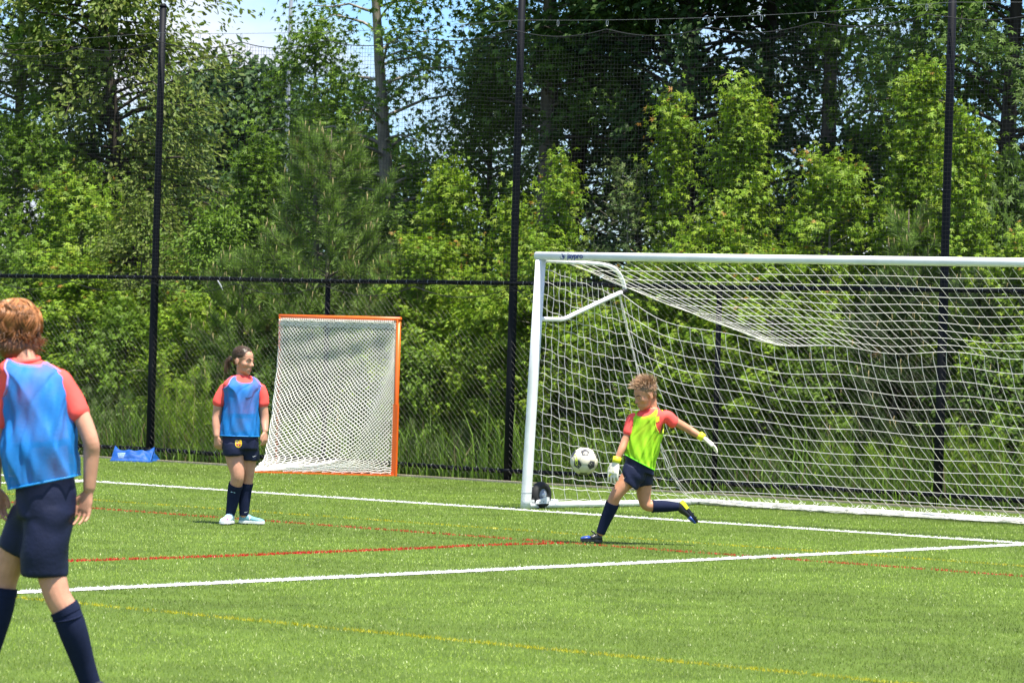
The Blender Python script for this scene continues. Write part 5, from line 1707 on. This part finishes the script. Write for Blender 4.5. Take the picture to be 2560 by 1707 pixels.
V, F = tube([PK(1629 + 15.5 * math.cos(x), 1024 + 5.5 * math.sin(x) + 2 * math.cos(x) * -1, -.046 * math.sin(x) + .01) for x in np.linspace(0, 2 * math.pi, 30)], .0065, 6, caps=False)
build('collar', V, F, M['red_shirt'], k_shirt)
k_bib = bib(kT, keeper, M['green_bib'], -1, .10, .945, .40, .70, .92, 15, .018, ('lime_trim', 'green_hem'), folds=1.15, armw=.36)
k_shorts = shorts(PK, [(1600, 1146, 0, .112, .09, -24), (1600, 1160, 0, .122, .10, -22), (1600, 1178, 0, .128, .105, -16)],
                  [[(1590, 1168, -.02, .098, .095, -20), (1582, 1190, -.03, .092, .092, -28), (1571, 1212, -.04, .084, .088, -34)],
                   [(1608, 1170, .05, .085, .095, -8), (1609, 1192, .06, .080, .090, 6), (1607, 1216, .06, .072, .084, 14)]], keeper, 18, amp=.006)
k_s1 = sock_on(kl1, 2.55, keeper)
k_s2 = sock_on(kl2, 3.72, keeper)
hz = PK(1504, 1357, .02); tz_ = PK(1452, 1352, -.06)
k_sh1 = shoe((hz[0], hz[1], .012), (tz_[0], tz_[1], .02), (0, 0, 1), 'black_shoe', 'black_shoe', keeper, 1.0, toe_mat='blue_shoe')
h2, t2 = PK(1706, 1250, .12), PK(1745, 1304, .13)
k_sh2 = shoe(h2, t2, np.array([-.80, -.15, -.60]), 'black_shoe', 'black_shoe', keeper, 1.0, toe_mat='blue_shoe', heel_mat='fluo')
for shoe_o, strips in ((k_sh1, [strip([(1469, 1346), (1483, 1357)], 1.6), strip([(1476, 1345), (1489, 1355)], 1.6), strip([(1483, 1344), (1493, 1352)], 1.4)]),
                       (k_sh2, [strip([(1710, 1271), (1722, 1268)], 2.0), strip([(1715, 1279), (1728, 1274)], 2.0), strip([(1722, 1286), (1733, 1281)], 2.0)])):
    for q in strips: mark('shoe_stripe', q, [shoe_o], 'white', shoe_o, .002)
# gloves
def glove(w, fd, pn, side, size, curl, k, parent, tip):
    V, F, nr = remesh(hand(w, fd, pn, side, size, curl, k, .04), .0045, 2)
    g = build('glove', V, F, M['glove'], parent)
    f = unit(fd)
    V, F = tube([w - f * .035, w - f * .01, w + f * .012], [.033, .035, .032], 18); build('wrist_strap', V, F, M['fluo'], g)
    return g
g1 = glove(w1, (.80, -.1, -.55), (-.35, -.1, -.9), (-.2, -.95, .1), .185, .22, 1.3, keeper, 0)
g2 = glove(w2, (-.22, -.15, -1), (.5, .75, 0), (-.9, .1, 0), .190, .20, 1.32, keeper, 0)
for g, pp in ((g1, [strip([(1776, 1097), (1790, 1106), (1799, 1117)], 1.7)]), (g2, [strip([(1534, 1178), (1522, 1190), (1513, 1196)], 1.8)])):
    for q in pp: mark('glove_print', q, [g], 'fluo', g, .002)
mark('glove_print', strip([(1781, 1096), (1792, 1103), (1796, 1110)], 1.1), [g1], 'crest_blue', g1, .0025)
mark('shirt_crest', [[(1640, 1041), (1648, 1040), (1648, 1052), (1641, 1056), (1638, 1050)]], [k_shirt], 'yellow', k_shirt, .003)
mark('shirt_mark', swoosh(1580, 1065, 6), [k_bib], 'black', k_bib)
mark('shorts_mark', swoosh(1561, 1194, 4.2), [k_shorts], 'white', k_shorts)
# messy hair
H = .222; Fd, Rd, Ud = KF; r = np.random.default_rng(14)
V, F, nr = remesh([ellipsoid(KL(-.075, 0, .72), Fd * .42 * H, Rd * .355 * H, Ud * .335 * H, 24, 16), ellipsoid(KL(-.26, 0, .45), Fd * .17 * H, Rd * .26 * H, Ud * .22 * H)], .006, 3)
k_hair = build('hair', V, F, M['hair_brown'], keeper, col=np.tile([.20, .115, .065], (len(V), 1)))
cen = KL(-.075, 0, .72); cur, cols, rad = [], [], []
for i in range(1000):
    d = unit(r.normal(0, 1, 3) + Ud * .55)
    f, s_, u = d @ Fd, d @ Rd, d @ Ud
    if u < -.25 or (f > .45 and u < .30): continue
    t = 1 / math.sqrt((f / .42) ** 2 + (s_ / .355) ** 2 + (u / .335) ** 2)
    p = cen + d * t * H * .97
    L = r.uniform(.022, .048) * (1.15 if u > .3 else .55)
    flow = unit(d * .75 + Fd * .55 + Ud * .25 + r.normal(0, .32, 3)) if u > .2 else unit(d * .25 - Ud * .8 + r.normal(0, .25, 3))
    cur.append(catmull([p, p + d * L * .45 + flow * L * .2, p + d * L * .55 + flow * L * .65 + r.normal(0, .004, 3)], 7)); cols.append(np.array([.34, .21, .125]) * r.uniform(.5, 1.8)); rad.append(r.uniform(.0016, .0032))
locks(cur, rad, cols, 'hair_lock', k_hair, 'hair_brown', 3)
V, F = tube(catmull([PK(1497, 1337, -.05), PK(1483, 1331, -.06), PK(1478, 1326, -.06), PK(1486, 1331, -.07), PK(1490, 1338, -.06)], 16), .004, 6); build('lace', V, F, M['black_shoe'], k_sh1)

# ------------------------------------------------------------------ the red-haired player seen from behind
AY = 14.87
def PA(px, py, dy=0.0): return np.array(tuple(at(px, py, AY + dy)))
aT = Torso(PA, [(114, 1258, .0, .122, .095, 14, 10), (111, 1204, .0, .120, .095, 14, 13), (100, 1120, .0, .132, .10, 12, 9), (102, 1050, .02, .125, .10, 10, 5), (98, 990, .03, .129, .10, 10, 2), (89, 946, .04, .138, .09, 10, 0),
                (81, 924, .05, .138, .078, 10, -2), (71, 909, .06, .108, .064, 10, -3), (61, 893, .07, .060, .052, 10, -3)])
hdA, AL, AF = head(PA(36, 893, .11), (-.50, .84, -.20), (-.05, .12, 1), .232)
body = [aT.solid(grow=-.012), limb([(PA(70, 925, .05), .046), (PA(60, 895, .07), .050), (PA(48, 865, .09), .056)], 12)] + hdA
s1, e1, w1 = PA(152, 954, .02), PA(226, 1100, -.03), PA(223, 1222, -.02)
s2, e2, w2 = PA(18, 956, .06), PA(-9, 1095, .03), PA(-12, 1215, .06)
body += [limb([(PA(138, 950, .03), .036), (s1, .038), (PA(197, 1028, .0), .038), (e1, .0345), (PA(228, 1140, -.02), .034), (w1, .0255)], 30),
         limb([(PA(28, 948, .05), .036), (s2, .038), (PA(6, 1020, .05), .037), (e2, .034), (PA(-14, 1150, .05), .033), (w2, .0255)], 30)]
body += hand(w1, (-.20, .02, -1), (-.55, -.83, 0), (-.85, .5, 0), .178, .26, 1.0, .13)
body += hand(w2, (.1, .1, -1), (.6, -.7, 0), (.8, .3, 0), .172, .4, 1.05)
al1 = [(PA(124, 1262, .0), .090), (PA(119, 1370, .0), .070), (PA(140, 1478, -.03), .0565), (PA(166, 1530, -.03), .056), (PA(184, 1580, -.02), .055), (PA(210, 1660, .02), .043), (PA(236, 1738, .05), .036)]
al2 = [(PA(88, 1262, .05), .088), (PA(48, 1345, .09), .072), (PA(14, 1440, .12), .056), (PA(0, 1520, .12), .053), (PA(-28, 1620, .14), .046), (PA(-58, 1720, .16), .036)]
body += [limb(al1, 40), limb(al2, 40)]
V, F, nr = remesh(body, .0052, 3)
playerA = build('person', V, F, M['skin'], None, loc=(PA(110, 1762)[0], AY, 0))
tag(playerA, 'red-haired player in a blue bib walking away, seen from behind', 'person')
sha = [aT.solid(.27, .985, 26, .0), limb([(PA(138, 946, .03), .048), (s1, .051), (PA(178, 996, .01), .052), (PA(197, 1034, .0), .052)], 18), limb([(PA(26, 946, .05), .046), (s2, .051), (PA(8, 1000, .05), .054), (PA(1, 1056, .04), .053)], 18)]
V, F, nr = remesh(sha, .008, 3)
a_shirt = build('shirt', wrinkle(V, nr, 23, .0028, (22, 18, 36)), F, M['red_shirt'], playerA)
V, F = tube([PA(60 + 37 * math.cos(x), 899 + 6 * math.sin(x) - 3 * math.cos(x), .06 - .052 * math.sin(x)) for x in np.linspace(0, 2 * math.pi, 40)], .0095, 8, caps=False)
build('collar', V, F, M['red_shirt'], a_shirt)
a_bib = bib(aT, playerA, M['blue_bib'], 1, .125, .945, .46, .66, .91, 27, .014, ('lilac_trim', 'blue_hem'), grow=.015, folds=1.25, armw=.34)
a_shorts = shorts(PA, [(114, 1196, 0, .124, .10, 11), (117, 1240, 0, .128, .112, 8), (118, 1290, 0, .122, .116, 4)],
                  [[(126, 1270, .0, .108, .118, 0), (118, 1330, .0, .102, .116, 0), (110, 1390, .0, .100, .116, 0), (112, 1440, .0, .097, .112, 1)],
                   [(92, 1270, .05, .100, .112, -10), (62, 1330, .09, .088, .104, -22), (30, 1382, .11, .080, .098, -26)]], playerA, 28, amp=.0045)
a_s1 = sock_on(al1, 2.72, playerA)
a_s2 = sock_on(al2, 2.35, playerA)
for s, pts in ((a_s1, [(128, 1530), (160, 1534), (200, 1518)]), ):
    pass
V, F = tube(catmull([PA(161 + 36 * math.cos(x) + 8, 1543 + 7 * math.sin(x) - 8 * math.cos(x), -.03 - .061 * math.sin(x)) for x in np.linspace(0, 2 * math.pi, 22)], 44), .0035, 6, caps=False)
build('sock_band', V, F, M['sock'], a_s1)
fh = PA(246, 1768, .05); shoe((fh[0] + .03, AY - .02, .012), (fh[0] - .13, AY + .20, .012), (0, 0, 1), 'black_shoe', 'white', playerA, 1.0)
fh = PA(-66, 1752, .17); shoe((fh[0] + .05, AY + .08, .012), (fh[0] - .14, AY + .27, .012), (0, 0, 1), 'black_shoe', 'white', playerA, 1.0)
# wavy red-blond hair
H = .232; Fd, Rd, Ud = AF; r = np.random.default_rng(24)
cen = AL(-.07, 0, .60)
rf, rs, ru = .47, .455, .43
V, F, nr = remesh([ellipsoid(cen, Fd * rf * H * .92, Rd * rs * H * .93, Ud * ru * H * .94, 26, 18), ellipsoid(AL(-.18, 0, .16), Fd * .27 * H, Rd * .40 * H, Ud * .32 * H)], .007, 3)
a_hair = build('hair', V, F, M['hair_red'], playerA, col=np.tile([.10, .038, .012], (len(V), 1)))
cur, cols, rad = [], [], []
crown = unit(Ud * 1.0 - Fd * .25)
def scalp(d, k):
    d = unit(d); f, s_, u = d @ Fd, d @ Rd, d @ Ud
    return cen + d * H * k / math.sqrt((f / rf) ** 2 + (s_ / rs) ** 2 + (u / ru) ** 2)
clumps = []
for i in range(150):
    clumps.append((r.uniform(0, 2 * math.pi), r.uniform(0, 1.35), r.uniform(0, 6.28), r.uniform(.07, .24), r.normal(0, .28), r.uniform(.5, 1.8), r.uniform(.955, 1.07)))
for az, a0, ph, amp, sw, shade, k0 in clumps:
    side = unit(math.cos(az) * Fd + math.sin(az) * Rd)
    if side @ Fd > .8: continue
    a1 = min(a0 + r.uniform(.75, 1.35), 2.55)
    tan = unit(np.cross(crown, side))
    for m in range(15):
        da, dl = r.normal(0, .10), r.normal(0, .012)
        pts = []
        for t in np.linspace(0, 1, 10):
            a = a0 + (a1 - a0) * t
            d = crown * math.cos(a) + (side + tan * (da * (1 - .35 * t) + sw * t + amp * math.sin(ph + t * 5.5))) * math.sin(a)
            k = k0 + dl + .055 * math.sin(ph * 2 + 6 * t) * t + .03 * t
            p = scalp(d, k)
            if a > 1.9: p = p - Ud * .045 * (a - 1.9) + unit(side) * .020 * (a - 1.9)
            pts.append(p)
        cur.append(np.array(pts))
        cols.append(np.array([.32, .130, .044]) * shade * r.uniform(.6, 1.4)); rad.append(r.uniform(.0016, .0032))
for i in range(300):                                  # flicked-out ends at the nape, shade painted in as darker colour
    az = r.uniform(1.35, 4.95); side = unit(math.cos(az) * Fd + math.sin(az) * Rd)
    a = r.uniform(1.95, 2.35)
    p = scalp(crown * math.cos(a) + side * math.sin(a), 1.0)
    o = r.normal(0, .006, 3)
    cur.append(catmull([p + Ud * .045 + o, p + side * .006, p - Ud * .026 + side * .010 + o, p - Ud * r.uniform(.02, .05) + side * r.uniform(.016, .044) + o * 2], 9)); cols.append(np.array([.22, .09, .032]) * r.uniform(.35, 1.5)); rad.append(r.uniform(.0016, .0032))
locks(cur, rad, cols, 'hair_lock', a_hair, 'hair_red', 3)

# ================================================================== BALL
BC = PK(1460, 1152.5, -.02); BR = .110
ball = thing('soccer_ball', 'worn white football with black pentagons in the air before the goal', 'ball', tuple(BC))
phi = (1 + 5 ** .5) / 2
ico = np.array([(0, a, b * phi) for a in (-1, 1) for b in (-1, 1)] + [(a, b * phi, 0) for a in (-1, 1) for b in (-1, 1)] + [(b * phi, 0, a) for a in (-1, 1) for b in (-1, 1)], float)
ico /= np.linalg.norm(ico, axis=1, keepdims=True)
def dir_of(px, py):
    x, z = (px - 1460) / 33.5, -(py - 1152.5) / 33.5; return np.array([x, -math.sqrt(max(0, 1 - x * x - z * z)), z])
tA, tB = dir_of(1478.5, 1160.5), dir_of(1440, 1158.5)
def best_rot():
    best = None
    for i in range(12):
        for j in range(12):
            if i == j or abs(ico[i] @ ico[j] - .4472) > .01: continue
            def fr(a, b): x = unit(a); z = unit(np.cross(a, b)); return np.stack([x, np.cross(z, x), z], 1)
            Rm = fr(tA, tB) @ fr(ico[i], ico[j]).T
            sc = max((ico @ Rm.T) @ dir_of(1459, 1129))
            if best is None or sc > best[0]: best = (sc, Rm)
    return best[1]
Rb = best_rot()
edges = [(i, j) for i in range(12) for j in range(12) if i != j and abs(ico[i] @ ico[j] - .4472) < .01]
tv = {(i, j): ico[i] * (2 / 3) + ico[j] / 3 for i, j in edges}
def order(vs):
    c = np.mean(vs, 0); n = unit(c); x = unit(vs[0] - c); y = np.cross(n, x)
    return sorted(vs, key=lambda v: math.atan2((v - c) @ y, (v - c) @ x))
def panel(vs, shrink, name, m):
    vs = order(vs); c = np.mean(vs, 0); rows = [[c]]
    V = [c]; F = []; k = len(vs); R_ = 5; S_ = 4
    prev = None
    for q in range(1, R_ + 1):
        rr = []
        for i in range(k):
            for s in range(S_):
                e = vs[i] * (1 - s / S_) + vs[(i + 1) % k] * (s / S_); rr.append(c + (e - c) * shrink * q / R_)
        st = len(V); V += rr; n = k * S_
        if prev is None: F += [(0, st + i, st + (i + 1) % n) for i in range(n)]
        else: F += [(prev + i, st + i, st + (i + 1) % n, prev + (i + 1) % n) for i in range(n)]
        prev = st
    V = np.array(V); V = V / np.linalg.norm(V, axis=1, keepdims=True)
    n = k * S_
    rad_ = np.full(len(V), BR); rad_[-n:] = BR - .0022
    V = (V * rad_[:, None]) @ Rb.T + BC
    return build(name, V, F, M[m], ball)
V, F = ellipsoid(BC, X_ * (BR - .0016), Y_ * (BR - .0016), Z_ * (BR - .0016), 40, 24)
build('bladder', V, F, M['seam'], ball)
pent = {}
for i in range(12):
    vs = [tv[(i, j)] for a, j in edges if a == i]
    pent[i] = panel([ico[i] * .08 + v * .92 for v in vs], .985, 'panel', 'ball_white')
tri = [(i, j, k) for i in range(12) for j in range(i + 1, 12) for k in range(j + 1, 12) if abs(ico[i] @ ico[j] - .4472) < .01 and abs(ico[i] @ ico[k] - .4472) < .01 and abs(ico[j] @ ico[k] - .4472) < .01]
for i, j, k in tri:
    panel([tv[(i, j)], tv[(j, i)], tv[(j, k)], tv[(k, j)], tv[(i, k)], tv[(k, i)]], .985, 'panel', 'ball_white')
for i in range(12):                                   # black pentagon prints with pale slashes
    d = Rb @ ico[i]
    vs = order([tv[(i, j)] for a, j in edges if a == i]); c = np.mean(vs, 0)
    def sph(p, lift): p = Rb @ unit(p); return tuple(BC + p * (BR + lift))
    ringp = []
    for q in range(5):
        for s in range(3): ringp.append(c + ((vs[q] * (1 - s / 3) + vs[(q + 1) % 5] * s / 3) - c) * .98)
    V = [sph(c, .0009)] + [sph(c + (p - c) * .5, .0009) for p in ringp] + [sph(p, .0007) for p in ringp]
    F = [(0, 1 + a, 1 + (a + 1) % 15) for a in range(15)] + [(1 + a, 16 + a, 16 + (a + 1) % 15, 1 + (a + 1) % 15) for a in range(15)]
    pr = build('pentagon_print', V, F, M['ball_black'], pent[i])
    e1_, e2_ = unit(vs[0] - c), unit(np.cross(unit(c), vs[0] - c))
    V, F = [], []
    for o_ in (-.07, .05):
        b_ = len(V)
        for x, y in ((o_ - .010, .06), (o_ + .010, .06), (o_ + .010, .19), (o_ - .010, .19)): V.append(sph(c + e1_ * x + e2_ * y, .0016))
        F.append((b_, b_ + 1, b_ + 2, b_ + 3))
    build('slash_print', V, F, M['ball_white'], pent[i])
def on_ball(p, lift=.0022): d = dir_of(*p); return tuple(BC + d * (BR + lift))
sw = [(1435.5, 1137), (1438.5, 1136), (1442, 1143), (1444.5, 1151), (1445, 1160), (1441, 1163), (1439, 1157), (1438, 1148)]
build('lime_swipe', [on_ball(p) for p in sw] + [on_ball((1441, 1150))], [(i, (i + 1) % 8, 8) for i in range(8)], M['lime'], ball, smooth=False)
sc = [(1446 + 20 * math.cos(t) + 6, 1179 + 5 * math.sin(t)) for t in np.linspace(0, 2 * math.pi, 11)[:-1]]
# print on the sandbag
mark('printed_text', [q for k in range(5) for q in strip([(294 + k * .6, 1133.5 + k * 2.6), (302 + k * .6, 1133 + k * 2.6), (314 - k * 1.2, 1132.5 + k * 2.8)], .55)], [bag1m], 'bag_print', bag1m)
